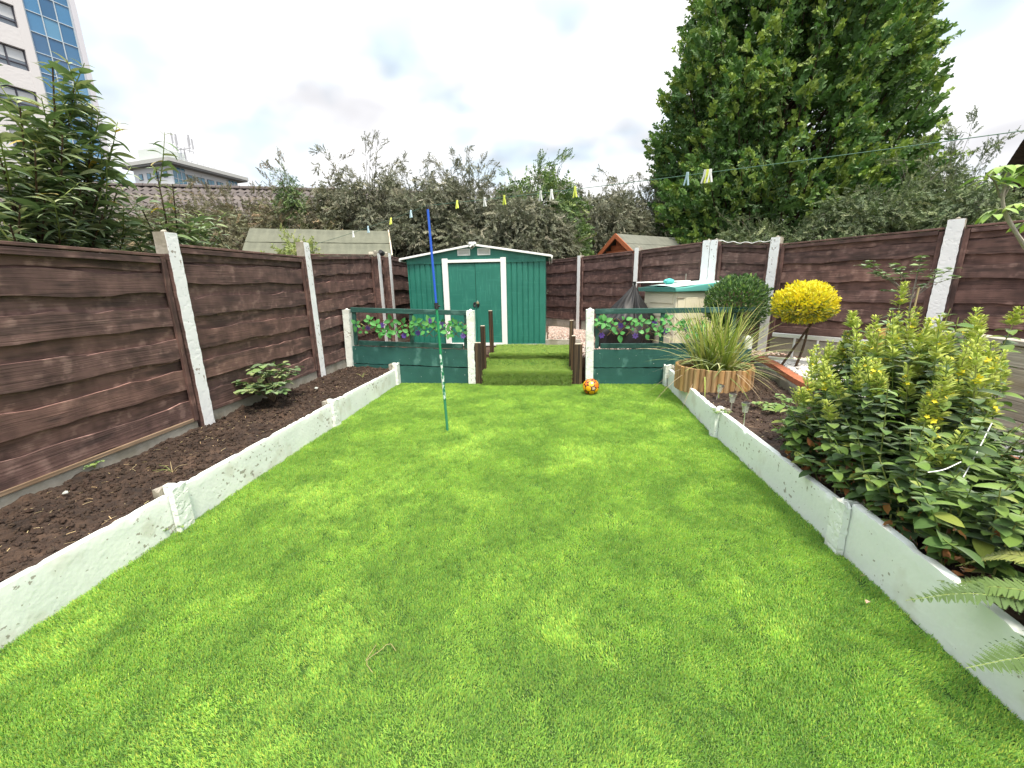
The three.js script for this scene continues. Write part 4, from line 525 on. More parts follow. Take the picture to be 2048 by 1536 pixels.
// ================================================================ buildings beyond the fences
{
  const az = -51.1 * Math.PI / 180, C = V(60 * Math.sin(az), 0, -60 * Math.cos(az)), a = 20.5 * Math.PI / 180; // local x runs from the far right edge towards the near left
  const t = thing('tower_block', 'tall pale tower block with a blue glazed stair strip and dark windows', 'building', [C.x + Math.sin(a) * 4.95, 0, C.z - Math.cos(a) * 4.95], Math.atan2(-Math.cos(a), -Math.sin(a)));
  const wallM = std({ color: col(0.60, 0.59, 0.60), roughness: 0.85, bumpMap: mottleBump, bumpScale: 0.01 }), strip = std({ color: col(0.55, 0.55, 0.6), roughness: 0.6 }), glassM = [[0.04, 0.15, 0.30], [0.06, 0.20, 0.38], [0.035, 0.12, 0.25], [0.10, 0.26, 0.42]].map((c) => phys({ color: col(...c), roughness: 0.08, metalness: 0.0, clearcoat: 1, clearcoatRoughness: 0.03 })), frame = std({ color: col(0.05, 0.05, 0.07), roughness: 0.5 }), mull = std({ color: col(0.42, 0.5, 0.56), roughness: 0.5 }), blind = std({ color: col(0.6, 0.62, 0.64), roughness: 0.8 });
  const H = 46, y0 = 0; const box = (n, w, h, d, x, y, z, m, par = t) => { const k = mesh(n, rbox(w, h, d, 0.01), m, par); k.position.set(x, y, -z); return k; };
  box('corner_strip', 0.42, H, 14, 0.21, H / 2, -6.9, strip); box('stair_core', 3.25, H, 12, 2.06, H / 2, -6.35, std({ color: col(0.1, 0.16, 0.2), roughness: 0.7 })); box('roof', 26, 0.5, 14.4, 12.6, H + 0.25, -6.9, strip);
  const ph = 1.62, pw = 1.06; for (let r = 4; r < 27; r++) for (let k = 0; k < 3; k++) { const g = box('pane', pw - 0.06, ph - 0.08, 0.06, 0.42 + pw * (k + 0.5) + 0.03, r * ph + ph / 2, -0.28, pick(glassM)); g.rotation.x = gauss() * 0.006; g.rotation.y = gauss() * 0.006; }
  for (let r = 4; r <= 27; r++) box('transom', 3.25, 0.07, 0.1, 2.06, r * ph, -0.24, mull); for (let k = 0; k <= 3; k++) box('mullion', 0.07, H - 6.4, 0.1, 0.45 + pw * k, H / 2 + 3.2, -0.21, mull);
  // window wall: piers and spandrels leave real openings
  const xs = [3.72, 4.35, 6.75, 8.3, 10.7, 12.25, 14.65, 16.2, 18.6, 25]; const fh = 3.3; for (let i = 0; i < xs.length; i += 2) box('pier', xs[i + 1] - xs[i], H, 0.5, (xs[i] + xs[i + 1]) / 2, H / 2, -0.25, wallM);
  for (let f = 0; f < 14; f++) for (let i = 1; i < xs.length - 1; i += 2) { const xa = xs[i], xb = xs[i + 1], y = f * fh + 0.15; box('spandrel', xb - xa, 1.6, 0.5, (xa + xb) / 2, y, -0.26, wallM); if (f < 3 || xa > 13) continue; const w = part('window', t); w.position.set((xa + xb) / 2, y + 0.8 + 0.85, 0.34); const ww = xb - xa, wh = 1.7; for (const s of [-1, 0, 1]) box('frame', 0.1, wh, 0.1, s * (ww / 2 - 0.05), 0, 0.05, frame, w); for (const yy of [-wh / 2 + 0.05, -0.35, wh / 2 - 0.05]) box('frame', ww, 0.09, 0.09, 0, yy, 0.06, frame, w); for (const s of [-1, 1]) { box('pane', ww / 2 - 0.1, wh - 0.1, 0.03, s * ww / 4, 0, 0, phys({ color: col(0.14, 0.17, 0.21), roughness: 0.06, clearcoat: 1 }), w); box('blind', ww / 2 - 0.12, wh * rnd(0.3, 0.6), 0.02, s * ww / 4, wh * 0.2, 0.024, blind, w); } }
  box('back_wall', 22, H, 12, 14, H / 2, -7.2, wallM);
}
{
  const P0 = V(-73.9, 0, -81.5), P1 = V(-71.0, 0, -95.5), P2 = V(-84.3, 0, -82); const u = P1.clone().sub(P0), L = u.length(), D = P2.clone().sub(P0).length(), H = 25.6; const t = thing('office_block', 'distant white block with overhanging flat roof and phone masts', 'building', P0.toArray(), Math.atan2(-u.z, u.x)); // local x along the right face, local -z... towards the left face
  const wm = std({ color: col(0.66, 0.69, 0.72), roughness: 0.8 }), bars = std({ color: col(0.62, 0.64, 0.66), roughness: 0.5, metalness: 0.3 }), gl = phys({ color: col(0.05, 0.2, 0.3), roughness: 0.1, clearcoat: 1 }), rm = std({ color: col(0.42, 0.43, 0.42), roughness: 0.8 }), dk = std({ color: col(0.07, 0.08, 0.1), roughness: 0.4 }); const box = (n, w, h, d, x, y, z, m, par = t) => { const k = mesh(n, rbox(w, h, d, 0.02), m, par); k.position.set(x, y, z); return k; };
  box('wall', L, H, D - 1, L / 2, H / 2, -D / 2 + 0.1, wm); box('end_wall', 0.3, H - 0.1, D, -0.16, H / 2, -D / 2, wm); box('roof_slab', L + 3, 0.7, D + 3, L / 2, H + 0.35, -D / 2, rm); box('soffit', L + 2.7, 0.3, D + 2.7, L / 2, H - 0.16, -D / 2, std({ color: col(0.2, 0.2, 0.2), roughness: 0.9 }));
  box('plant_room', 5.2, 2.9, 6, 3.6, H + 2.15, -D / 2 - 1.8, std({ color: col(0.55, 0.6, 0.58), roughness: 0.8 }));
  for (const [a, b] of [[0.1, 2.6], [L - 2.4, L - 0.1]]) { box('glazing', b - a, 5.5, 0.12, (a + b) / 2, H - 3.2, -0.36 + 0.04, gl); for (let k = 0; k <= 3; k++) box('glazing_bar', 0.09, 5.5, 0.1, lerp(a, b, k / 3), H - 3.2, -0.22, bars); for (let k = 0; k < 4; k++) box('glazing_bar', b - a, 0.09, 0.1, (a + b) / 2, H - 5.6 + k * 1.5, -0.215, bars); }
  for (let f = 0; f < 4; f++) for (let k = 0; k < 4; k++) { const w = part('window', t); w.position.set(3.7 + k * 2.1, H - 1.9 - f * 2.8, -0.34); box('frame', 1.5, 1.15, 0.12, 0, 0, 0.0, dk, w); for (const s of [-1, 1]) box('pane', 0.62, 0.95, 0.05, s * 0.36, 0, 0.06, gl, w); }
  for (let f = 0; f < 4; f++) for (let k = 0; k < 4; k++) { const w = part('window', t); w.position.set(-0.32, H - 1.9 - f * 2.8, -1.6 - k * 2.3); w.rotation.y = -Math.PI / 2; box('frame', 1.1, 1.2, 0.12, 0, 0, 0, dk, w); box('pane', 0.9, 1.0, 0.05, 0, 0, 0.06, gl, w); }
  const mast = part('phone_mast', t); mast.position.set(4.2, H + 0.7, -1.6); const st = std({ color: col(0.4, 0.41, 0.44), roughness: 0.6 }); const gs = []; const rod = (p, q, r) => gs.push(tubeAlong([p, q], r, 1, 5)); for (const [x, z] of [[-0.5, -0.5], [0.5, -0.5], [0, 0.5]]) rod(V(x, 0, z), V(x * 0.6, 3.2, z * 0.6), 0.09); for (let y = 0.6; y < 3.2; y += 0.8) { rod(V(-0.45, y, -0.4), V(0.45, y + 0.4, -0.4), 0.05); rod(V(0.45, y, -0.4), V(0, y + 0.4, 0.4), 0.05); } rod(V(-2, 3.1, 0), V(2, 3.1, 0), 0.09); rod(V(0, 3.1, -2), V(0, 3.1, 2), 0.09); for (const [x, z] of [[-2, 0], [-1.2, 0], [0, 1.8], [0, -1.8], [1.2, 0], [2, 0]]) { rod(V(x, 2.6, z), V(x, 5.2, z), 0.07); gs.push(rbox(0.3, 1.9, 0.18, 0.03).translate(x + 0.12, 4.6, z)); } mesh('mast_frame', join(gs), st, mast); for (let x = -2.4; x < 6; x += 1.2) { const r = mesh('railing', new THREE.CylinderGeometry(0.05, 0.05, 1.1, 6), st, t); r.position.set(5 + x, H + 1.2, -1.0); } mesh('handrail', new THREE.CylinderGeometry(0.05, 0.05, 8.4, 6).rotateZ(1.5708), st, t).position.set(6.5, H + 1.7, -1.0);
}
{ // tiled house roof behind the hedge
  const A = onZ(120, 362, -16.5), B = onZ(800, 392, -20.5), y = (A.y + B.y) / 2; A.y = B.y = y; const u = B.clone().sub(A), L = u.length() + 6; const t = thing('tiled_house', 'house with a long grey brown tiled roof behind the hedge', 'house', [A.x, 0, A.z], Math.atan2(-u.z, u.x)); const pitch = 0.62, run = 4.6, rise = run * Math.tan(pitch), tileM = [[0.115, 0.10, 0.095], [0.095, 0.082, 0.08], [0.14, 0.12, 0.11]].map((c) => std({ color: col(...c), roughness: 0.9, bumpMap: mottleBump, bumpScale: 0.01 }));
  mesh('wall', cbox(L, y - rise, run * 2 - 0.6, 0.02), std({ color: col(0.3, 0.16, 0.11), roughness: 0.9 }), t).position.set(L / 2 - 3, (y - rise) / 2, 0);
  const n = 16, len = run / Math.cos(pitch) / n; const course = (() => { const m = Math.round(L / 0.30), pos = [], idx = []; const seg = m * 4; for (let i = 0; i <= seg; i++) { const x = L * i / seg, h = 0.032 * Math.sin(i / 4 * 2 * Math.PI); pos.push(x, h * 0.9, 0, x, h, len + 0.05, x, h - 0.03, len + 0.05); } for (let i = 0; i < seg; i++) for (let k = 0; k < 2; k++) { const a = i * 3 + k; idx.push(a, a + 1, a + 3, a + 1, a + 4, a + 3); } const g = new THREE.BufferGeometry(); g.setAttribute('position', new THREE.Float32BufferAttribute(pos, 3)); g.setIndex(idx); return toCreasedNormals(g, 0.7); })();
  for (const s of [1, -1]) { const r = part('roof', t); r.position.set(s > 0 ? -3 : L - 3, y, 0); r.rotation.y = s > 0 ? 0 : Math.PI; for (let i = 0; i < n; i++) { const m = mesh('tile_course', course, tileM[(i * 7) % 3], r); m.rotation.x = pitch - 0.045; m.position.set((i % 2) * 0.07, -Math.sin(pitch) * len * i + 0.02, Math.cos(pitch) * len * i); } }
  for (let x = -3; x < L - 3; x += 0.46) { const m = mesh('ridge_tile', new THREE.CylinderGeometry(0.13, 0.14, 0.45, 8, 1, false, -Math.PI / 2, Math.PI).rotateZ(Math.PI / 2), tileM[1], t); m.rotation.x = -Math.PI / 2; m.position.set(x + 0.22, y + 0.0, 0); }
}
{ // old shed with mossy felt roof
  const A = onZ(572, 467, -9), B = onZ(776, 468, -9), y = (A.y + B.y) / 2, W = 2.6; const t = thing('felt_roof_shed', 'old neighbouring shed with pale grey green felt roof behind the fence', 'shed', [B.x - Math.cos(0.4) * W, 0, -9 + Math.sin(0.4) * W], 0.4); const felt = std({ map: feltMap, roughness: 0.95, bumpMap: mottleBump, bumpScale: 0.01, color: col(0.46, 0.47, 0.43) }); mesh('wall', wbox(W - 0.15, y - 0.55, 1.7, 0.01), M.fence[0], t).position.set(W / 2, (y - 0.55) / 2, 0);
  for (const s of [1, -1]) { const r = part('roof', t); r.position.set(W / 2, y, 0); r.rotation.y = s > 0 ? 0 : Math.PI; for (let i = 0; i < 2; i++) { const g = segbox(W, 0.014, 0.56, 30, 1, 8), p = g.attributes.position; for (let k = 0; k < p.count; k++) p.setY(k, p.getY(k) + 0.01 * fbm3(p.getX(k) * 2.4, i + s, p.getZ(k) * 1.2, 3)); g.computeVertexNormals(); const m = mesh('felt_strip', meterUV(g, 0.6), felt, r); m.rotation.x = 0.55; m.position.set(0, -0.14 - i * 0.268 + (i ? -0.006 : 0.012), 0.235 + i * 0.44); } const v = mesh('barge_board', wbox(0.025, 0.1, 1.1, 0.004), M.greyWood[2], r); v.rotation.x = 0.55; v.position.set(s * (W / 2 + 0.014), -0.285, 0.46); }
}
{ // orange stained summerhouse
  const ap = onZ(1238, 469, -12), th = Math.atan2(0.62, 0.78); const t = thing('summerhouse', 'orange stained timber summerhouse with grey felt roof behind the fence', 'summerhouse', [ap.x, 0, ap.z], th); const hw = 1.0, L = 4.2, Y = ap.y, drop = 0.78, or = [[0.36, 0.10, 0.035], [0.31, 0.085, 0.03], [0.40, 0.12, 0.045]].map((c) => std({ color: col(...c), roughness: 0.7, bumpMap: grainBump, bumpScale: 0.004 })); // local x along the ridge, gable at x = 0 facing -x
  for (let i = 0; i < 17; i++) { const y = Y - 0.06 - 0.14 * (i + 1), half = Math.min(hw - 0.06, (Y - y - 0.1) / drop * hw * 1.0 - 0.02); if (half < 0.06 || y < 0.1) continue; const m = mesh('cladding_board', rbox(0.02, 0.134, half * 2, 0.004), or[i % 3], t); m.position.set(0.02, y + 0.0, 0); m.rotation.z = 0.05; }
  mesh('side_wall', rbox(L - 0.1, Y - drop, hw * 1.9, 0.01), or[1], t).position.set(L / 2 + 0.06, (Y - drop) / 2, 0);
  const ang = Math.atan2(drop, hw), RL = Math.hypot(drop, hw) + 0.12, f1 = std({ map: feltMap, roughness: 0.9, color: col(0.55, 0.56, 0.58) }), f2 = f1; for (const s of [-1, 1]) { const r = part('roof', t); r.position.set(L / 2 - 0.06, Y, 0); r.rotation.x = s * ang; for (const [a, b, m] of [[0, 0.45, f1], [0.44, RL, f2]]) { const k = mesh('felt_strip', meterUV(rbox(L + 0.12, 0.02, b - a, 0.004), 0.6), m, r); k.position.set(0, a > 0 ? 0.004 : 0.012, s * (a + b) / 2); } const bb = mesh('barge_board', rbox(0.03, 0.11, RL, 0.004), or[2], r); bb.position.set(-L / 2 - 0.08, -0.03, s * RL / 2); }
}
{ // neighbouring house on the right, only its roof end shows
  const p = onZ(2075, 292, -17); const t = thing('slate_house', 'neighbouring house with dark slate roof at the end of the hedge', 'house', [p.x + 3, 0, p.z - 2], -0.5); const sl = std({ color: col(0.14, 0.135, 0.13), roughness: 0.85, bumpMap: mottleBump, bumpScale: 0.02 }); const Y = p.y + 0.9; mesh('wall', cbox(8, Y - 2.2, 7, 0.02), std({ color: col(0.36, 0.2, 0.14), roughness: 0.9 }), t).position.set(3.2, (Y - 2.2) / 2, 0);
  for (const s of [-1, 1]) { const r = part('roof', t); r.position.set(0, Y, 0); r.rotation.x = s * 0.55; for (let i = 0; i < 14; i++) { const m = mesh('slate_course', rbox(8.8, 0.025, 0.36, 0.004), sl, r); m.position.set(3.2, 0.01 - i * 0.002, s * (0.16 + i * 0.32)); m.rotation.x = s * -0.04; } }
}
// ================================================================ planting
const leafList = (parent, list, geos, mats, opt = {}) => { // nearest leaves as parts, the rest as one mass
  list.sort((a, b) => a.w.distanceToSquared(EYE) / (a.k || 1) - b.w.distanceToSquared(EYE) / (b.k || 1)); const n = Math.min(opt.most ?? 300, list.length);
  list.slice(0, n).forEach((e) => { const m = mesh(opt.name || 'leaf', geos[e.g % geos.length], mats[e.m % mats.length], parent); m.position.copy(e.p); m.quaternion.copy(e.q); m.scale.setScalar(e.s); });
  const rest = list.slice(n); if (!rest.length) return; const by = new Map(); rest.forEach((e) => { const k = (e.g % geos.length) + '_' + (e.m % mats.length); if (!by.has(k)) by.set(k, []); by.get(k).push(e); }); for (const [k, l] of by) { const [g, m] = k.split('_').map(Number); swarm((opt.name || 'leaf') + '_mass', geos[g], mats[m], l.map((e) => ({ p: e.p, q: e.q, s: e.s, c: tint(0.12, 0.06) })), parent); }
};
function sprayGeo(n, L, leaf, spread, flat) { // a twig with small leaves on both sides
  const gs = []; for (let i = 0; i < n; i++) { const t = (i + 0.5) / n, s = i % 2 ? 1 : -1; gs.push(placed(leaf, V(0, L * t, 0), aim(V(s * (0.75 + gauss() * 0.25), 0.75, gauss() * spread), gauss() * 0.5, V(gauss() * 0.3, flat ? -0.2 : 0.2, 1)), rnd(0.7, 1.15))); } gs.push(placed(leaf, V(0, L, 0), aim(V(0, 1, 0.1)), 0.9)); return join(gs);
}
// ---- topiary standards
function topiary(label, centre, rx, ry, base, stems, mats, pickMat, leafL) {
  const t = thing('topiary', label, 'topiary', base.toArray()), c = centre.clone().sub(base), geos = [leafGeo(leafL, leafL * 0.5, { n: 3, fold: 0.3, droop: 0.2 }), leafGeo(leafL * 0.85, leafL * 0.45, { n: 3, fold: 0.1, droop: 0.5 })];
  stems.forEach((pts) => mesh('stem', tubeAlong(pts.map((p) => p.clone().sub(base)), 0.016, 12, 7, 0.8), M.bark, t));
  const crown = part('crown', t); const tw = []; for (let i = 0; i < 60; i++) { const d = V(gauss(), gauss() * 0.8 + 0.3, gauss()).normalize(); tw.push(tubeAlong([c.clone().add(V(0, -ry * 0.55, 0)), c.clone().add(V(d.x * rx * 0.85, d.y * ry * 0.85, d.z * rx * 0.85))], 0.006, 2, 4, 0.4)); } mesh('twigs', join(tw), M.twig, crown);
  const lists = mats.map(() => []); for (let i = 0; i < 5600; i++) { const d = V(gauss(), gauss(), gauss()).normalize(), bump = 1 + 0.13 * fbm3(d.x * 2.4 + c.x, d.y * 2.4, d.z * 2.4, 3) * 2, r = bump * (1 - 0.28 * rng() ** 2.2 + (rng() < 0.05 ? rnd(0, 0.1) : 0)); const yy = d.y < 0 ? d.y * (0.9 + 0.1 * Math.abs(d.x)) : d.y; const p = c.clone().add(V(d.x * rx * r, yy * ry * r, d.z * rx * r)); const o = d.clone().add(V(gauss() * 0.55, 0.35 + gauss() * 0.4, gauss() * 0.55)); lists[pickMat(d, r)].push({ p, q: aim(o, gauss() * 0.8, d), s: rnd(0.65, 1.2), c: tint(0.14, 0.06) }); }
  lists.forEach((l, i) => { if (l.length) swarm('leaf_mass', geos[i % 2], mats[i], l, crown); });
}
{
  const base = V(2.76, TER, -6.42), c = onZ(1473, 607, -6.42); c.x = clamp(c.x, 2.4, 3.1); base.x = c.x; topiary('dark green clipped ball topiary behind the log planter', c, 0.40, 0.385, base, [[base.clone(), base.clone().lerp(c, 0.5).add(V(0.01, 0, 0)), c]], [leafMat(0.045, 0.12, 0.018, { gloss: 0.5 }), leafMat(0.09, 0.20, 0.03, { gloss: 0.5 }), leafMat(0.19, 0.32, 0.05, { gloss: 0.4 })], (d) => { const k = rng(); return k < 0.55 ? 0 : k < 0.85 ? 1 : 2; }, 0.055);
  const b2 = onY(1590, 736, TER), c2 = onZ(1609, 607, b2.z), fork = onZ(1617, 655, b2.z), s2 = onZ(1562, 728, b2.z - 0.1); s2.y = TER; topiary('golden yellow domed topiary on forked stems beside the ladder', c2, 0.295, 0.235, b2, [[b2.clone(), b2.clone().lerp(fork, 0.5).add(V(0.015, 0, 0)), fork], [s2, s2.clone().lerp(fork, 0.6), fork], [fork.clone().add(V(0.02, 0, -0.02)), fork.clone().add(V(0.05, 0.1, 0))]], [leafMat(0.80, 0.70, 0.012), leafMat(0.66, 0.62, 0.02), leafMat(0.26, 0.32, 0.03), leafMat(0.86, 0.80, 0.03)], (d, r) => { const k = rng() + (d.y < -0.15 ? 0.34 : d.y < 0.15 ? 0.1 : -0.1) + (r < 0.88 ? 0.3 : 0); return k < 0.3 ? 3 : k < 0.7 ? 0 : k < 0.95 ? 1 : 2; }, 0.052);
}
// ---- log roll planter with spiky grass
{
  const f = onY(1447, 786, 0.24), r = 0.41, c = V(f.x + 0.03, 0.2, f.z - r - 0.02), t = thing('log_planter', 'round planter of upright split pine logs in the bed', 'planter', c.toArray()); const n = 40; for (let i = 0; i < n; i++) { const a = i / n * 2 * Math.PI, rr = 0.033 * rnd(0.82, 1.15), h = 0.30 + gauss() * 0.008; const g = new THREE.CylinderGeometry(rr, rr, h, 10, 1, false, -Math.PI / 2, Math.PI); const gg = boxUV(g.toNonIndexed()); gg.computeVertexNormals(); const m = mesh('log', gg, pick(M.log), t); m.position.set(Math.sin(a) * r, h / 2 - 0.01, Math.cos(a) * r); m.rotation.y = a; const ins = mesh('log_back', boxUV(rbox(rr * 2, h - 0.01, 0.012, 0.003)), M.log[1], t); ins.position.set(Math.sin(a) * (r - 0.007), h / 2 - 0.012, Math.cos(a) * (r - 0.007)); ins.rotation.y = a; }
  const so = new THREE.CircleGeometry(r - 0.01, 40).rotateX(-Math.PI / 2); mesh('soil', so, M.soil, t).position.y = 0.17; for (const y of [0.07, 0.23]) { const w = mesh('wire', new THREE.TorusGeometry(r - 0.016, 0.003, 5, 60).rotateX(Math.PI / 2), M.dark, t); w.position.y = y; }
  const s = thing('spiky_grass', 'spiky green strap leaved plant growing in the log planter', 'plant', [c.x + 0.03, 0.37, c.z - 0.02]); const blade = (L, w, arch, tw) => { const k = 9, pos = [], idx = []; for (let i = 0; i <= k; i++) { const q = i / k, ang = arch * q * q, y = L * (q - 0.12 * arch * q * q * q), z = L * 0.55 * arch * q * q, ww = w * 0.5 * (q < 0.08 ? 0.7 : Math.pow(1 - q, 0.6) * 1.05) + 0.0004; pos.push(-ww, y, z + ww * 0.5, 0, y, z, ww, y, z + ww * 0.5); if (i) { const a = i * 3; idx.push(a - 3, a - 2, a + 1, a - 3, a + 1, a, a - 2, a - 1, a + 2, a - 2, a + 2, a + 1); } } const g = new THREE.BufferGeometry(); g.setAttribute('position', new THREE.Float32BufferAttribute(pos, 3)); g.setIndex(idx); g.computeVertexNormals(); return g; };
  const geos = [blade(0.82, 0.021, 0.25), blade(0.78, 0.02, 0.55), blade(0.86, 0.019, 0.8), blade(0.84, 0.021, 0.12), blade(0.78, 0.018, 1.1)], gm = [leafMat(0.24, 0.32, 0.04, { gloss: 0.3 }), leafMat(0.32, 0.40, 0.06, { gloss: 0.3 }), leafMat(0.15, 0.235, 0.03, { gloss: 0.3 }), leafMat(0.42, 0.42, 0.12)];
  const crowns = [[-0.14, 0.02], [-0.02, -0.06], [0.12, 0.05], [0.03, 0.12], [-0.1, -0.1], [0.14, -0.1]]; for (let i = 0; i < 270; i++) { const cr = pick(crowns), a = rnd(0, 6.283), tilt = Math.abs(gauss()) * 1.15 + 0.05; const m = mesh('blade', tilt > 0.8 ? geos[rng() < 0.5 ? 2 : 4] : pick(geos.slice(0, 4)), pick(gm), s); m.position.set(cr[0] + gauss() * 0.05, 0, cr[1] + gauss() * 0.05); m.quaternion.copy(euler(tilt * 0.85, a, 0)); m.scale.set(1.15, rnd(0.75, 1.18), 1); }
  const dead = [blade(0.42, 0.011, 2.4), blade(0.35, 0.009, 3.0)], dm = leafMat(0.42, 0.32, 0.2, { gloss: 0 }); for (let i = 0; i < 26; i++) { const a = rng() < 0.6 ? rnd(0.1, 1.4) : rnd(0, 6.28), m = mesh('dead_blade', pick(dead), dm, s); m.position.set(Math.sin(a) * rnd(0.05, 0.3), 0.02, Math.cos(a) * rnd(0.05, 0.3)); m.quaternion.copy(euler(0.75 + gauss() * 0.3, a, gauss() * 0.3)); m.scale.setScalar(rnd(0.7, 1.2)); }
}
// ---- tall loosestrife clump
{
  const O = V(2.15, SOIL, -2.6), t = thing('loosestrife', 'large leafy loosestrife clump with yellow green flower spikes spilling over the edging', 'plant', O.toArray()); const L = [], buds = [], yellow = [], dead = []; const geos = [leafGeo(0.10, 0.05, { n: 6, fold: 0.25, droop: 0.6, peak: 0.46, pow: 0.62 }), leafGeo(0.09, 0.042, { n: 6, fold: 0.35, droop: 0.4, peak: 0.44, pow: 0.65 }), leafGeo(0.082, 0.05, { pow: 0.6, n: 6, fold: 0.12, droop: 0.6, peak: 0.45 })], mats = [[0.062, 0.15, 0.015], [0.092, 0.20, 0.02], [0.042, 0.105, 0.013], [0.165, 0.285, 0.03], [0.28, 0.34, 0.04]].map((c) => leafMat(...c, { gloss: 0.08, map: leafTex })); const stemM = [std({ color: col(0.16, 0.23, 0.05), roughness: 0.7 }), std({ color: col(0.25, 0.27, 0.08), roughness: 0.7 })];
  const spots = []; for (let i = 0; i < 150; i++) { const z = rnd(-3.15, -1.6), x = rnd(z > -2.9 ? 1.76 : 1.95, 2.58), lowEnd = 0.55 * smooth(-z, 2.75, 3.15), H = lerp(rnd(0.74, 1.1), rnd(0.42, 0.75), Math.max(lowEnd, smooth(2.0 - x, 0, 0.2) * 0.9)) * lerp(1, 0.8, smooth(z, -2.1, -1.75)); spots.push([x, z, H, (x - 2.15) * 0.45 + gauss() * 0.13 + (z > -2.2 ? 0.12 : 0), gauss() * 0.14 + (z + 2.7) * 0.06]); }
  for (const [px, py, zz] of [[1812, 560, -3.0], [1895, 635, -2.6], [1965, 645, -2.5], [1955, 672, -2.6], [1650, 695, -3.0], [1690, 668, -3.0], [1838, 610, -2.9], [1900, 660, -2.4], [1760, 670, -2.9], [1800, 640, -2.8], [1860, 645, -2.6], [1730, 680, -3.0]]) { const e = onZ(px, py, zz); spots.push([clamp(e.x - 0.08, 1.95, 2.6), zz + 0.05, e.y - SOIL, e.x - clamp(e.x - 0.08, 1.95, 2.6), -0.05]); }
  for (let i = 0; i < 46; i++) { const z = rnd(-2.95, -1.6); spots.push([rnd(1.72, 1.84), z, rnd(0.22, 0.5), -rnd(0.0, 0.22), gauss() * 0.12]); }
  for (let i = 0; i < 9; i++) { spots.push([rnd(1.9, 2.3), rnd(-2.3, -1.75), rnd(0.35, 0.6), rnd(0.1, 0.6), rnd(0.1, 0.5)]); }
  for (const [x, z, H0, lx, lz] of spots) {
    let H = H0; { const e = V(x + lx, SOIL + H, z + lz).sub(EYE), az = Math.atan2(x + lx, -(z + lz)); if (az > 0.80 && H > 0.5) H = rnd(0.3, 0.52); } // the clump is lower towards its near end by the board wall
    const b = V(x, SOIL - 0.02, z).sub(O), pts = [b, b.clone().add(V(lx * 0.3, H * 0.5, lz * 0.3)), b.clone().add(V(lx, H, lz))], c = new THREE.CatmullRomCurve3(pts); mesh('stem', tubeAlong(pts, 0.0048, 7, 5, 0.5), pick(stemM), t);
    const nodes = Math.round(H / 0.043), spike = H > 0.55 && rng() < 0.9 ? rnd(0.10, 0.26) / H : 0; let tw = rnd(0, 6);
    for (let k = 2; k < nodes; k++) { const q = k / nodes, p = c.getPoint(q), d = c.getTangent(q); tw += 1.2; if (q > 1 - spike) continue; if (q < 0.2 && rng() < 0.5) { if (rng() < 0.35) { const a = tw; dead.push({ p: p.clone(), q: aim(V(Math.cos(a), -1.2, Math.sin(a)), gauss(), V(0, 1, 0)), s: rnd(0.6, 1.1), c: tint(0.25, 0.1) }); } continue; }
      const n = rng() < 0.75 ? 3 : 2; for (let j = 0; j < n; j++) { const a = tw + j * 6.283 / n + gauss() * 0.3, s = (q > 0.8 ? 0.75 : 1) * rnd(0.72, 1.28); L.push({ p: p.clone(), q: aim(V(Math.cos(a), 0.25 + gauss() * 0.28, Math.sin(a)), gauss() * 0.35, V(0, 1, 0)), s, g: Math.floor(rng() * 3), m: rng() < 0.05 ? 4 : rng() < 0.25 + 0.35 * q ? 3 : Math.floor(rng() * 3), w: p.clone().add(O), k: s * s * (q > 0.45 ? 1.5 : 1) }); } }
    if (spike) for (let k = 0; k < 80; k++) { const q = 1 - spike + spike * rng() * 1.05, p = c.getPoint(Math.min(1, q)), a = rnd(0, 6.28), w = (1 - (q - 1 + spike) / spike) ; const e = { p: p.clone().add(V(Math.cos(a), 0, Math.sin(a)).multiplyScalar(0.012)), q: aim(V(Math.cos(a), 0.75 + 0.6 * (1 - w), Math.sin(a)), gauss() * 0.4), s: 0.6 + 1.0 * w * rnd(0.7, 1.1), c: tint(0.2, 0.08) }; (rng() < 0.05 ? yellow : buds).push(e); }
  }
  leafList(t, L, geos, mats); const bg = leafGeo(0.036, 0.017, { n: 3, fold: 0.4, droop: 0.3 }), flower = (() => { const gs = []; for (let k = 0; k < 5; k++) gs.push(placed(leafGeo(0.013, 0.009, { n: 2, fold: 0.1 }), V(0, 0.015, 0), aim(V(Math.cos(k * 1.257), 0.5, Math.sin(k * 1.257))))); return join(gs); })();
  swarm('flower_buds', bg, leafMat(0.42, 0.50, 0.09, { gloss: 0.0 }), buds, t); swarm('yellow_flowers', flower, leafMat(0.80, 0.68, 0.03, { gloss: 0 }), yellow, t); swarm('dead_leaves', leafGeo(0.06, 0.04, { n: 4, fold: 0.6, droop: 1.2, wave: 1.5 }), leafMat(0.30, 0.12, 0.035, { gloss: 0 }), dead.concat([...Array(190)].map(() => { const z = rnd(-3.0, -1.6), x = rnd(1.67, 1.82); return { p: V(x, SOIL + rnd(0.02, 0.24), z).sub(O), q: euler(rnd(0, 6), rnd(0, 6), rnd(0, 6)), s: rnd(0.5, 1.0), c: tint(0.3, 0.1) }; })), t);
  const tie = (a, b, c) => solo('twine', tubeAlong([a, a.clone().lerp(b, 0.5).add(V(0, -0.012, 0)), b], 0.0024, 12, 5), M.metalWhite, c, 'twine');
  tie(onZ(1885, 935, -1.95).add(V(0, 0, 0.1)), onZ(1940, 832, -2.05).add(V(0, 0, 0.1)), 'white twine stretched over the upper loosestrife leaves'); tie(onZ(1810, 922, -1.95).add(V(0, 0, 0.12)), onZ(1872, 902, -1.95).add(V(0, 0, 0.12)), 'short white twine across the middle of the loosestrife'); tie(onZ(1678, 912, -2.4).add(V(0, 0, 0.06)), onZ(1680, 945, -2.4).add(V(0, 0, 0.06)), 'short hanging loop of white twine low on the loosestrife');
}
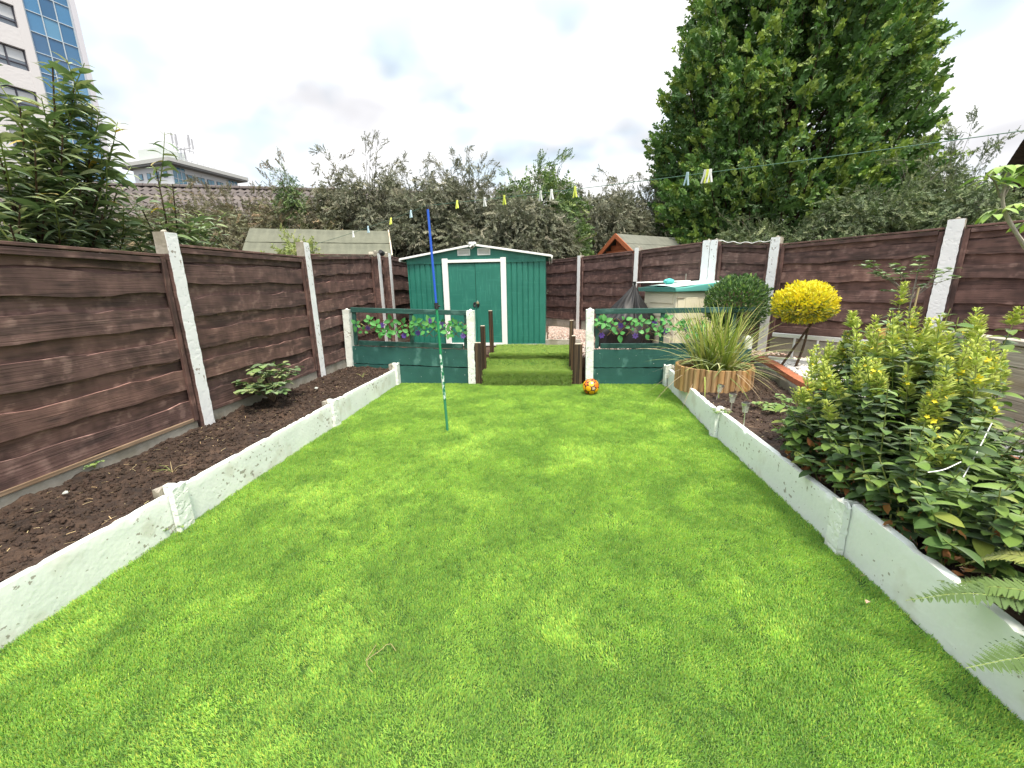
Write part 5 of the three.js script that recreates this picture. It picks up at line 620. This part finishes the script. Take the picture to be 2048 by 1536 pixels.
// ---- sapling tied to a cane
{
  const top = onZ(1836, 560, -3.35), b = V(top.x - 0.04, TER, -3.35), t = thing('sapling', 'thin sapling with sparse round leaves in front of the fence above the loosestrife', 'sapling', b.toArray()); const cane = thing('bamboo_cane', 'straight cane supporting the thin sapling', 'cane', b.toArray()); const ct = onZ(1833, 575, -3.35).sub(b), cm = mesh('cane', tubeAlong([V(0.03, 0, 0.02), ct.clone().add(V(0, 0, 0.02))], 0.0055, 3, 7), M.straw, cane); mesh('tie', new THREE.TorusGeometry(0.012, 0.005, 6, 10).rotateX(1.57), M.dark, cane).position.copy(ct.clone().multiplyScalar(0.86).add(V(0.004, 0, 0.02)));
  const L = [], geos = [leafGeo(0.062, 0.036, { n: 4, fold: 0.2, droop: 0.3 }), leafGeo(0.052, 0.034, { n: 4, fold: 0.1, droop: 0.5 })], mats = [[0.14, 0.26, 0.05], [0.26, 0.38, 0.11], [0.10, 0.19, 0.04]].map((c) => leafMat(...c, { map: leafTex })); const fork = onZ(1822, 600, -3.35).sub(b); mesh('stem', tubeAlong([V(0, 0, 0), fork.clone().multiplyScalar(0.5).add(V(0.02, 0, 0)), fork], 0.008, 8, 6, 0.6), M.greyTwig, t);
  for (const [px, py] of [[1735, 522], [1722, 530], [1745, 545], [1782, 528], [1845, 512], [1838, 530], [1875, 540], [1915, 553], [1905, 537], [1770, 582], [1850, 570], [1760, 545], [1800, 540]]) { const e = onZ(px, py, -3.35 + gauss() * 0.1).sub(b), m = fork.clone().lerp(e, 0.5).add(V(gauss() * 0.03, 0.02, gauss() * 0.03)), c = new THREE.CatmullRomCurve3([fork, m, e]); mesh('branch', tubeAlong([fork, m, e], 0.0035, 6, 5, 0.4), M.greyTwig, t); for (let k = 0; k < 15; k++) { const q = 1 - 0.4 * rng() ** 2.0, p = c.getPoint(q), a = rnd(0, 6.28); L.push({ p, q: aim(V(Math.cos(a), 0.3, Math.sin(a)), gauss() * 0.4), s: rnd(0.6, 1.15), g: Math.floor(rng() * 2), m: Math.floor(rng() * 3), w: p.clone().add(b) }); } }
  leafList(t, L, geos, mats);
}
// ---- young tree leaning in from the right
{
  const P = [onZ(2062, 512, -2.6), onZ(2030, 462, -2.6), onZ(2010, 425, -2.62), onZ(2005, 395, -2.62), onZ(2018, 345, -2.62)], b = V(P[0].x + 0.35, TER, -2.5), t = thing('young_tree', 'young tree with grey mottled stem and fresh lime green leaves beside the board wall', 'tree', b.toArray()); const rel = P.map((p) => p.clone().sub(b)); mesh('trunk', tubeAlong([V(0, 0, 0), V(-0.03, 0.6, 0), rel[0], rel[1], rel[2], rel[3], rel[4]], (q) => lerp(0.021, 0.007, q) * (1 + 0.12 * Math.sin(q * 60)), 50, 8), std({ color: col(0.40, 0.36, 0.31), roughness: 0.85, bumpMap: mottleBump, bumpScale: 0.01 }), t);
  const tips = [[[2000, 395], [1975, 350]], [[2005, 400], [2040, 345]], [[2008, 420], [1985, 432]], [[2010, 430], [2048, 405]], [[2020, 350], [2060, 330]], [[2030, 462], [2060, 445]], [[2018, 345], [2000, 335]]]; const L = [], geos = [leafGeo(0.105, 0.038, { n: 6, fold: 0.25, droop: 0.7, peak: 0.5 }), leafGeo(0.09, 0.036, { n: 6, fold: 0.15, droop: 1.0, peak: 0.5 })], mats = [[0.28, 0.46, 0.06], [0.40, 0.56, 0.10], [0.18, 0.34, 0.05]].map((c) => leafMat(...c, { map: leafTex }));
  for (const [[ax, ay], [ex, ey]] of tips) { const a = onZ(ax, ay, -2.62).sub(b), e = onZ(ex, ey, -2.6 + gauss() * 0.1).sub(b), m = a.clone().lerp(e, 0.5).add(V(0, 0.02, 0)), c = new THREE.CatmullRomCurve3([a, m, e]); mesh('branch', tubeAlong([a, m, e], 0.006, 6, 5, 0.4), M.greyTwig, t); for (let k = 0; k < 9; k++) { const q = 0.35 + 0.65 * rng(), p = c.getPoint(q), an = rnd(0, 6.28); L.push({ p, q: aim(V(Math.cos(an), 0.05 + gauss() * 0.2, Math.sin(an)), gauss() * 0.3), s: rnd(0.7, 1.15), g: Math.floor(rng() * 2), m: Math.floor(rng() * 3), w: p.clone().add(b) }); } } leafList(t, L, geos, mats);
}
// ---- fern at the near end of the right bed
{
  const b = V(2.02, SOIL, -1.22), t = thing('fern', 'fern with green and yellowing fronds hanging over the white edging', 'fern', b.toArray()); const mats = [leafMat(0.12, 0.21, 0.03), leafMat(0.26, 0.30, 0.04), leafMat(0.36, 0.32, 0.05), leafMat(0.08, 0.15, 0.025)]; const pin = (len) => { const gs = []; for (let i = 0; i < 9; i++) { const q = (i + 1) / 10, w = 0.028 * (1 - q) + 0.007; for (const s of [-1, 1]) gs.push(placed(leafGeo(w, w * 0.75, { n: 2, fold: 0.1, droop: 0.2 }), V(0, len * q, 0), aim(V(s, 0.5, 0), 0, V(0, 0, 1)))); } gs.push(placed(leafGeo(0.015, 0.006, { n: 2 }), V(0, len, 0), aim(V(0, 1, 0)))); return join(gs); }; const pinna = pin(0.085);
  for (let i = 0; i < 26; i++) { const a = i < 7 ? rnd(2.5, 4.1) : rnd(0, 6.28), len = rnd(0.42, 0.72), up = rnd(0.2, 0.9), d = V(Math.cos(a), 0, Math.sin(a)), pts = [V(0, 0, 0), d.clone().multiplyScalar(len * 0.35).add(V(0, len * up * 0.55, 0)), d.clone().multiplyScalar(len * 0.75).add(V(0, len * up * 0.55, 0)), d.clone().multiplyScalar(len).add(V(0, len * up * 0.25 - 0.02, 0))], c = new THREE.CatmullRomCurve3(pts), m = pick(mats), f = part('frond', t); f.position.set(gauss() * 0.05, 0, gauss() * 0.05); mesh('stalk', tubeAlong(pts, 0.0035, 12, 4, 0.3), M.stem, f); const gs = []; for (let k = 3; k < 24; k++) { const q = k / 24, p = c.getPoint(q), tn = c.getTangent(q), side = tn.clone().cross(V(0, 1, 0)).normalize(), up2 = side.clone().cross(tn), sc = Math.sin(Math.PI * Math.pow(q, 0.7)) * 0.95 + 0.12; for (const s of [-1, 1]) gs.push(placed(pinna, p, aim(side.clone().multiplyScalar(s).addScaledVector(tn, 0.35), 0, up2), sc * rnd(0.9, 1.05))); } mesh('leaflets', join(gs), m, f); }
}
// ---- hydrangea by the left fence and small weeds
function bush(name, label, base, n, R, H, geos, mats, cat, opt = {}) { const t = thing(name, label, cat, base.toArray()), L = []; for (let i = 0; i < n; i++) { const a = rnd(0, 6.28), r = R * Math.sqrt(rng()), h = H * rnd(0.45, 1.05) * (1 - 0.45 * (r / R) ** 2), e = V(Math.cos(a) * r * (opt.ax ?? 1), h, Math.sin(a) * r), m = V(e.x * 0.4, h * 0.65, e.z * 0.4), c = new THREE.CatmullRomCurve3([V(gauss() * 0.02, 0, gauss() * 0.02), m, e]); mesh('stem', tubeAlong([V(0, 0, 0), m, e], opt.st ?? 0.004, 6, 5, 0.5), opt.sm ?? M.stem, t); for (let k = 0; k < (opt.k ?? 7); k++) { const q = 0.5 + 0.5 * Math.sqrt(rng()), p = c.getPoint(q), an = rnd(0, 6.28); L.push({ p, q: aim(V(Math.cos(an), 0.2 + gauss() * 0.25, Math.sin(an)), gauss() * 0.35), s: rnd(0.6, 1.15), g: Math.floor(rng() * geos.length), m: Math.floor(rng() * mats.length), w: p.clone().add(base) }); } } leafList(t, L, geos, mats); return t; }
{
  const g = [leafGeo(0.115, 0.078, { n: 6, fold: 0.2, droop: 0.5, peak: 0.42, pow: 0.65 }), leafGeo(0.10, 0.07, { pow: 0.65, n: 6, fold: 0.3, droop: 0.3, peak: 0.42 })], mt = [[0.14, 0.26, 0.055], [0.22, 0.36, 0.085], [0.09, 0.18, 0.04], [0.30, 0.37, 0.11]].map((c) => leafMat(...c, { gloss: 0.3, map: leafTex })); const b = onY(548, 803, 0.3); b.x = Math.max(b.x, -3.05);
  bush('hydrangea', 'leafy green hydrangea bush growing in the soil against the brown fence', b, 30, 0.46, 0.43, g, mt, 'shrub', { ax: 0.55, k: 7, sm: M.twig });
  const s = [leafGeo(0.035, 0.022, { n: 4, fold: 0.2, droop: 0.4 })], sm = [leafMat(0.12, 0.24, 0.04), leafMat(0.22, 0.32, 0.06)]; const w = (px, py, y, lab) => bush('weed', lab, onY(px, py, y), 7, 0.09, 0.07, s, sm, 'weed', { k: 5, st: 0.002 });
  w(190, 935, 0.3, 'small weed at the foot of the fence under the pale bottom rail'); w(345, 1062, 0.02, 'tiny weed at the foot of the pitted edging post'); w(1440, 828, 0.25, 'small weed beside the broken corner of the right edging post');
  const st = [leafGeo(0.06, 0.045, { n: 5, fold: 0.25, droop: 0.5 })], stm = [leafMat(0.16, 0.30, 0.05, { map: leafTex }), leafMat(0.26, 0.36, 0.07, { map: leafTex })]; bush('strawberry_plant', 'low strawberry plant lying on the soil behind the solar lights', onY(1525, 818, 0.25), 12, 0.17, 0.06, st, stm, 'plant', { k: 4, st: 0.002, ax: 1.3 }); bush('strawberry_plant', 'small pale seedling at the foot of the rendered wall', onY(1568, 810, 0.25), 6, 0.09, 0.14, st, stm, 'plant', { k: 4, st: 0.002 });
  const p = onY(60, 1010, 0.3); // scraps lying about
  const scrap = (name, px, py, y, geo, m, lab, cat) => { const q = onY(px, py, y), k = solo(name, geo, m, lab, cat); k.position.copy(q).add(V(0, 0.012, 0)); k.rotation.set(gauss() * 0.3, rnd(0, 6), gauss() * 0.3); return k; };
  scrap('fallen_leaf', 1732, 1211, 0.03, leafGeo(0.045, 0.02, { n: 4, fold: 0.7, droop: 0.6 }).rotateX(-1.4), leafMat(0.55, 0.35, 0.25), 'curled dry leaf lying on the lawn near the right edging', 'leaf'); scrap('fallen_leaf', 1720, 1155, 0.03, leafGeo(0.03, 0.012, { n: 4, fold: 0.5, droop: 0.4 }).rotateX(-1.4), leafMat(0.45, 0.3, 0.12), 'tiny tan leaf on the lawn close to the edging', 'leaf');
  const tw = (pts, lab) => solo('dry_twig', tubeAlong(pts.map(([x, y]) => onY(x, y, 0.026)), 0.001, 10, 5), M.straw, lab, 'twig'); tw([[731, 1322], [742, 1305], [752, 1290]], 'thin dry twig on the open lawn, shorter of the pair'); tw([[745, 1345], [733, 1322], [762, 1300], [778, 1286], [792, 1302]], 'thin forked dry twig on the open lawn');
  const st2 = (px, py, y, r, lab) => { const g2 = new THREE.IcosahedronGeometry(r, 1); roughen(g2, r * 0.3, 60); const k = solo('pebble', g2, M.whitePit, lab, 'pebble'); k.position.copy(onY(px, py, y)); k.scale.y = 0.7; }; st2(131, 985, 0.31, 0.014, 'small white pebble on the dug soil'); st2(633, 776, 0.32, 0.02, 'white lump of concrete on the soil by the second fence post');
  for (const [px, py, lab] of [[345, 945, 'grass blades sprouting behind the pitted edging post'], [725, 755, 'pale grass sprig on the soil behind the far edging']]) { const q = onY(px, py, 0.27), t = thing('grass_sprig', lab, 'grass', q.toArray()); for (let i = 0; i < 6; i++) { const a = rnd(0, 6.28); mesh('blade', tubeAlong([V(0, 0, 0), V(Math.cos(a) * 0.04, 0.04, Math.sin(a) * 0.04), V(Math.cos(a) * 0.1, 0.05, Math.sin(a) * 0.1)], 0.002, 6, 4, 0.3), i % 2 ? M.straw : M.stem, t); } }
}
// ================================================================ trees and shrubs beyond the fences
const tinyLeaf = leafGeo(0.066, 0.042, { n: 2, fold: 0.25, droop: 0.3 }), treeLeaf = leafGeo(0.135, 0.095, { n: 2, fold: 0.2, droop: 0.4 }), roundLeaf = leafGeo(0.10, 0.075, { n: 2, fold: 0.2, droop: 0.5 });
const treeSpray = sprayGeo(13, 0.3, treeLeaf, 1.6, true), shrubSpray = sprayGeo(14, 0.3, tinyLeaf, 0.7), ivySpray = sprayGeo(9, 0.4, roundLeaf, 0.5);
{
  const O = V(7.15, 0, -15.0), t = thing('broad_tree', 'large dense broadleaf tree with upswept branches behind the fence', 'tree', O.toArray()); const prof = [[1.2, 2.8], [2.2, 3.4], [4, 3.55], [6, 3.4], [8, 3.05], [10, 2.6], [12, 1.95], [13.4, 1.2], [14.4, 0.3]], R = (y) => { for (let i = 1; i < prof.length; i++) if (y <= prof[i][0]) return lerp(prof[i - 1][1], prof[i][1], clamp((y - prof[i - 1][0]) / (prof[i][0] - prof[i - 1][0]), 0, 1)); return 0.2; };
  mesh('trunk', tubeAlong([V(0, 0, 0), V(0.1, 3, 0), V(-0.1, 7, 0.1), V(0, 12.5, 0)], (q) => lerp(0.36, 0.05, q), 24, 9), M.bark, t); const limbs = part('limbs', t), crown = part('crown', t), lg = [], lists = [[], [], []];
  for (let i = 0; i < 470; i++) { const y = 1.3 + 12.5 * Math.pow(rng(), 0.95), a = rnd(0, 6.283), lobes = 1 + 0.10 * n2(Math.cos(a) * 2 + y * 0.25, Math.sin(a) * 2) + 0.07 * gauss(), r = R(y) * lobes * (rng() < 0.22 ? rnd(0.5, 0.85) : 1), e = V(Math.cos(a) * r, y, Math.sin(a) * r), s0 = V(0, Math.max(0.7, y - r * rnd(1.0, 1.5) - 0.4), 0), m = s0.clone().lerp(e, 0.5).add(V(Math.cos(a) * r * 0.16, -0.25, Math.sin(a) * r * 0.16)), c = new THREE.CatmullRomCurve3([s0, m, e]); lg.push(tubeAlong([s0, m, e], lerp(0.055, 0.025, y / 14), 5, 5, 0.25));
    const thin = 0.88 + 0.35 * n3(Math.cos(a) * 2.1 + 7, y * 0.5, Math.sin(a) * 2.1), n = Math.round((r * 23 + 10) * clamp(thin, 0.5, 1.15)), warm = 0.5 + 0.5 * n3(Math.cos(a) * 1.5, y * 0.35, Math.sin(a) * 1.5); for (let k = 0; k < n; k++) { const q = 1 - 0.62 * rng() ** 1.25, p = c.getPoint(q), tn = c.getTangent(q), w = 0.4 * (1.05 - q * 0.25); p.add(V(gauss() * w, gauss() * w * 0.9, gauss() * w)); const d = tn.clone().multiplyScalar(0.5).add(V(Math.cos(a) * 0.5 + gauss() * 0.8, gauss() * 0.6, Math.sin(a) * 0.5 + gauss() * 0.8)); lists[rng() < (q > 0.8 ? 0.15 + 0.45 * warm : 0.08) ? 2 : rng() < 0.5 ? 1 : 0].push({ p, q: aim(d, rnd(-1.2, 1.2), V(Math.cos(a), 0.6, Math.sin(a))), s: rnd(0.6, 1.05), c: tint(0.14, 0.06) }); } }
  mesh('limb_frame', join(lg), M.bark, limbs); [[0.068, 0.165, 0.03], [0.112, 0.235, 0.037], [0.225, 0.335, 0.047]].forEach((c, i) => swarm('leaf_mass', treeSpray, leafMat(...c, { gloss: 0.15 }), lists[i], crown));
}
function hedgeShrub(label, px, top, wpx, Z, o = {}) {
  const P = onZ(px, top - (o.name ? 0 : 14), Z), depth = P.clone().sub(EYE).dot(fwd), R = wpx / 2 / FOCAL * depth * 1.05, H = P.y, O = V(P.x, -0.05, Z), t = thing(o.name || 'hedge_shrub', label, o.cat || 'shrub', O.toArray(), 0, o.group); const stems = part('stems', t), crown = part('crown', t), sg = [], mats = o.mats || [0, 1, 2], lists = [[], [], []], n = Math.round((o.n ?? 130) * R * 1.65);
  for (let i = 0; i < n; i++) { const shoot = rng() < (o.shoots ?? 0.10) * 0.3, a = rnd(0, 6.283), r = R * Math.sqrt(rng()) * (shoot ? 0.9 : 1.08), y = shoot ? H * rnd(0.92, 1.03) + (o.tall ?? 0.35) * 0.75 * rng() ** 1.5 : lerp(H * 0.25, H * 0.97, Math.pow(rng(), 0.75)) * (1 - 0.22 * (r / R) ** 3), e = V(Math.cos(a) * r, y, Math.sin(a) * r * 0.7), s0 = V(Math.cos(a) * r * 0.25, Math.max(0, y - rnd(1.2, 2.4)), Math.sin(a) * r * 0.2), m = s0.clone().lerp(e, 0.55).add(V(0, rnd(0.05, 0.35), 0)), arch = shoot ? V(Math.cos(a) * rnd(0, 0.5), rnd(-0.15, 0.2), 0) : V(Math.cos(a) * 0.25, -0.18, Math.sin(a) * 0.2), e2 = e.clone().add(arch), c = new THREE.CatmullRomCurve3([s0, m, e, e2]); sg.push(tubeAlong([s0, m, e, e2], 0.011, 6, 4, 0.3));
    const k = shoot ? 40 : 30; const hue = 0.5 + 0.5 * n3(e.x * 0.9 + O.x, e.y * 0.9, e.z); for (let j = 0; j < k; j++) { const q = shoot ? 0.25 + 0.75 * rng() : 0.4 + 0.6 * Math.sqrt(rng()), p = c.getPoint(q), tn = c.getTangent(q), w = (shoot ? 0.075 : 0.2) * (o.sc ?? 1); p.add(V(gauss() * w, gauss() * w, gauss() * w)); const l = rng() < 0.12 ? 2 : rng() < 0.25 + 0.5 * hue ? 1 : 0; lists[l].push({ p, q: aim(tn.clone().multiplyScalar(shoot ? 0.6 : 0.7).add(V(gauss() * 0.7, gauss() * 0.6 + 0.15, gauss() * 0.7)), rnd(0, 6)), s: (o.sc ?? 1) * (shoot ? 0.42 : 0.85) * rnd(0.6, 1.15), c: tint(0.2, 0.07) }); } }
  mesh('stem_frame', join(sg), M.greyTwig, stems); lists.forEach((l, i) => { if (l.length) swarm('leaf_mass', o.spray || shrubSpray, mats[i], l, crown); });
}
{
  const gm = [leafMat(0.10, 0.115, 0.062, { gloss: 0.25 }), leafMat(0.17, 0.18, 0.105, { gloss: 0.25 }), leafMat(0.30, 0.30, 0.21, { gloss: 0.1 })], bm = [leafMat(0.115, 0.105, 0.055), leafMat(0.16, 0.165, 0.075), leafMat(0.27, 0.20, 0.11)], vm = [leafMat(0.07, 0.14, 0.035, { gloss: 0.3 }), leafMat(0.13, 0.22, 0.05, { gloss: 0.3 }), leafMat(0.22, 0.30, 0.08)], rm = [leafMat(0.075, 0.12, 0.04), leafMat(0.12, 0.17, 0.055), leafMat(0.2, 0.24, 0.1)]; const g = 'grey leaved hedge shrubs behind the fences';
  hedgeShrub('brownish low shrub in front of the tiled roof beside the long leaved bush', 370, 418, 250, -11, { mats: bm, group: g, shoots: 0.05 });
  hedgeShrub('thin arching shrub against the white distant block', 470, 412, 190, -12.3, { mats: bm, group: g, shoots: 0.12, tall: 0.9, n: 120 });
  hedgeShrub('shrub with tall bare twiggy shoots above the old felt roof', 610, 402, 200, -12, { mats: bm, group: g, shoots: 0.12, tall: 1.3, n: 120 });
  hedgeShrub('slim ivy clad stump rising above the old felt roof', 574, 352, 36, -11.6, { sc: 0.5, mats: vm, group: g, shoots: 0.05, n: 300, spray: ivySpray });
  hedgeShrub('grey shrub with ragged top between the old felt roof and the clothes prop', 730, 345, 200, -12.6, { mats: gm, group: g, shoots: 0.2, tall: 0.7 });
  hedgeShrub('grey green shrub directly behind the blue prop top', 845, 355, 190, -12.2, { mats: gm, group: g, shoots: 0.14, tall: 0.6 });
  hedgeShrub('grey green shrub with a tall branching shoot behind the shed ridge', 940, 358, 190, -12.6, { mats: gm, group: g, shoots: 0.14, tall: 0.9 });
  hedgeShrub('fresher green ivy covered shrub behind the shed', 1068, 348, 150, -12.8, { mats: vm, group: g, shoots: 0.14, tall: 0.5, spray: ivySpray, n: 90 });
  hedgeShrub('grey shrub overhanging the shed roof end', 1010, 400, 230, -12.0, { mats: gm, group: g, shoots: 0.08 });
  hedgeShrub('rounded grey shrub between the shed and the orange summerhouse', 1178, 388, 200, -15, { mats: gm, group: g, shoots: 0.1 });
  hedgeShrub('pale grey shrub above the summerhouse ridge', 1280, 372, 200, -16, { mats: gm, group: g, shoots: 0.14 });
  hedgeShrub('low grey shrub at the foot of the big tree above the summerhouse roof', 1395, 425, 190, -16.5, { mats: gm, group: g, shoots: 0.08 });
  hedgeShrub('dark leafy shrub below the big tree behind the white post', 1560, 452, 260, -12, { mats: rm, group: g, shoots: 0.05 });
  hedgeShrub('leafy green shrub to the side of the big tree', 1760, 385, 260, -11, { mats: rm, group: g, shoots: 0.08 });
  hedgeShrub('tall loose shrub with thin swaying branches beside the slate house', 1890, 345, 190, -11.2, { mats: rm, group: g, shoots: 0.3, tall: 1.1, n: 110 });
  hedgeShrub('rounded green shrub in front of the slate house', 1995, 365, 190, -9.5, { mats: rm, group: g, shoots: 0.06 });
  hedgeShrub('small lime green shrub peeping over the fence before the felt roof', 585, 492, 90, -7.6, { mats: [leafMat(0.2, 0.26, 0.05), leafMat(0.3, 0.36, 0.09), leafMat(0.4, 0.44, 0.16)], group: g, shoots: 0.05, n: 150 });
}
// ---- long leaved bushes over the left fence
function buddleia(label, O, stems, scale, nl) {
  const t = thing('long_leaved_bush', label, 'shrub', O.toArray()), L = [], geos = [leafGeo(0.21, 0.054, { n: 7, fold: 0.25, droop: 0.75, peak: 0.38, pow: 0.75 }), leafGeo(0.185, 0.058, { pow: 0.75, n: 7, fold: 0.2, droop: 0.45, peak: 0.38 }), leafGeo(0.16, 0.028, { n: 6, fold: 0.35, droop: 0.8, peak: 0.36 })], mats = [[0.17, 0.27, 0.09], [0.23, 0.33, 0.115], [0.13, 0.22, 0.08], [0.35, 0.42, 0.17], [0.46, 0.50, 0.25], [0.6, 0.44, 0.05]].map((c) => leafMat(...c, { gloss: 0.08, map: leafTex }));
  for (const e of stems) { const q0 = V(gauss() * 0.25, 0, gauss() * 0.25), m = q0.clone().lerp(e, 0.5).add(V(0, 0.25, 0)), c = new THREE.CatmullRomCurve3([q0, m, e]); mesh('stem', tubeAlong([q0, m, e], 0.016, 10, 6, 0.35), M.bark, t); const len = c.getLength();
    const twig = (cv, n, f) => { for (let k = 0; k < n; k++) { const q = f + (1 - f) * (k + 0.5) / n, p = cv.getPoint(q), a0 = k * 1.57 + gauss() * 0.2; for (const s of [0, Math.PI]) { const a = a0 + s, tip = q > 0.86; L.push({ p: p.clone(), q: aim(V(Math.cos(a), tip ? 1.0 : 0.3 + gauss() * 0.45, Math.sin(a)), gauss() * 0.6), s: (tip ? 0.8 : 1) * scale * rnd(0.7, 1.2), g: tip ? 2 : Math.floor(rng() * 2), m: rng() < 0.012 ? 5 : tip ? (rng() < 0.5 ? 4 : 3) : Math.floor(rng() * 3.6), w: p.clone().add(O), k: tip ? 1.2 : 1 }); } } };
    twig(c, Math.round(len * 11), 0.3); for (let b = 0; b < nl; b++) { const q = 0.35 + 0.6 * rng(), p = c.getPoint(q), d = V(gauss(), 0.55 + 0.4 * rng(), gauss()).normalize().multiplyScalar(rnd(0.3, 0.65) * scale), c2 = new THREE.CatmullRomCurve3([p, p.clone().addScaledVector(d, 0.5).add(V(0, -0.03, 0)), p.clone().add(d)]); mesh('side_shoot', tubeAlong(c2.points, 0.007, 5, 5, 0.4), M.stem, t); twig(c2, 8, 0.15); } }
  leafList(t, L, geos, mats);
}
{
  const O = V(-4.7, 0, -3.3), tip = (px, py, z) => onZ(px, py, z).sub(O); buddleia('tall bush with long drooping grey green leaves behind the near left fence', O, [tip(105, 128, -3.4), tip(150, 165, -3.5), tip(40, 215, -3.1), tip(195, 250, -3.7), tip(125, 270, -3.2), tip(70, 300, -3.0), tip(215, 330, -3.6), tip(10, 330, -2.9), tip(165, 370, -3.3), tip(90, 400, -3.0), tip(-20, 250, -2.8), tip(150, 300, -3.6), tip(40, 410, -2.8), tip(220, 400, -3.6), tip(110, 210, -3.3), tip(60, 250, -3.3), tip(185, 210, -3.6), tip(225, 290, -3.8), tip(235, 380, -3.8), tip(205, 430, -3.5), tip(255, 455, -3.9), tip(120, 440, -3.1), tip(20, 450, -2.7)], 0.95, 7);
  const O2 = V(-4.0, 0, -4.3), t2 = (px, py, z) => onZ(px, py, z).sub(O2); buddleia('smaller long leaved bush leaning over the first white fence post', O2, [t2(312, 338, -4.2), t2(345, 368, -4.4), t2(285, 420, -4.1), t2(370, 420, -4.6), t2(330, 440, -4.3), t2(250, 440, -4.0), t2(410, 455, -4.9), t2(300, 450, -4.2)], 0.9, 5);
}
// ================================================================ artificial grass pile
{
  const blades = []; const colr = []; const nB = 34; const tuft = (() => { const pos = [], idx = [], cl = []; for (let i = 0; i < nB; i++) { const a = rnd(0, 6.283), r = 0.030 * Math.sqrt(rng()), x = Math.cos(a) * r, z = Math.sin(a) * r, h = rnd(0.011, 0.021), w = rnd(0.0010, 0.0019), f = rnd(0, 6.283), lean = rnd(0.002, 0.009), la = rnd(0, 6.283), dx = Math.cos(la) * lean, dz = Math.sin(la) * lean, wx = Math.cos(f) * w, wz = Math.sin(f) * w, k = pos.length / 3; pos.push(x - wx, 0, z - wz, x + wx, 0, z + wz, x + dx * 0.35 - wx * 0.85, h * 0.6, z + dz * 0.35 - wz * 0.85, x + dx * 0.35 + wx * 0.85, h * 0.6, z + dz * 0.35 + wz * 0.85, x + dx, h, z + dz); idx.push(k, k + 1, k + 3, k, k + 3, k + 2, k + 2, k + 3, k + 4); const v = rng(), c = v < 0.12 ? [1.5, 1.05, 0.9] : v < 0.5 ? [1.2, 1.12, 1.0] : v < 0.8 ? [0.85, 0.95, 0.85] : [0.6, 0.75, 0.7]; for (let j = 0; j < 5; j++) cl.push(...c); } const g = new THREE.BufferGeometry(); g.setAttribute('position', new THREE.Float32BufferAttribute(pos, 3)); g.setAttribute('color', new THREE.Float32BufferAttribute(cl, 3)); g.setIndex(idx); g.computeVertexNormals(); return g; })();
  const gm = phys({ color: col(0.41, 0.655, 0.12), vertexColors: true, roughness: 0.9, transmission: 0.3, thickness: 0, side: THREE.DoubleSide });
  const list = []; const n = 76000; for (let i = 0; i < n; i++) { const z = rnd(0.25, -6.07), x = rnd(XL + 0.012, lawnRight(z) - 0.012), e = 0.5 + 0.5 * clamp(1.5 * fbm3(x * 2.2, 1, z * 2.2, 3) + 0.9 * fbm3(x * 8, 4, z * 8, 3), -1, 1), la = 3.0 * fbm3(x * 0.8, 5, z * 0.8, 2) + 1.0 * fbm3(x * 3.2, 8, z * 3.2, 2), tilt = 0.12 + 0.3 * e, d = V(Math.sin(la) * tilt, 1, Math.cos(la) * tilt), k = lerp(0.68, 1.17, e) * (1 + gauss() * 0.15); list.push({ p: V(x, 0.0, z), q: aim(d, rnd(0, 6.28)), s: V(1, rnd(0.8, 1.15), 1), c: col(k * lerp(0.86, 1.1, e), k, k * lerp(0.8, 1.0, e)) }); }
  tag(swarm('lawn_grass', tuft, gm, list), 'short bright green pile of the artificial lawn', 'grass');
  const sl = stepSpots.map(({ p, n }) => { const d = n.clone().add(V(gauss() * 0.3, 0.25, gauss() * 0.3 + 0.15)), k = 0.95 * (1 + gauss() * 0.1); return { p, q: aim(d, rnd(0, 6.28)), s: V(1, rnd(0.8, 1.1), 1), c: col(k, k * 0.9, k * 1.1) }; }); swarm('step_grass', tuft, gm, sl, steps);
}
renderer.render(scene, camera);
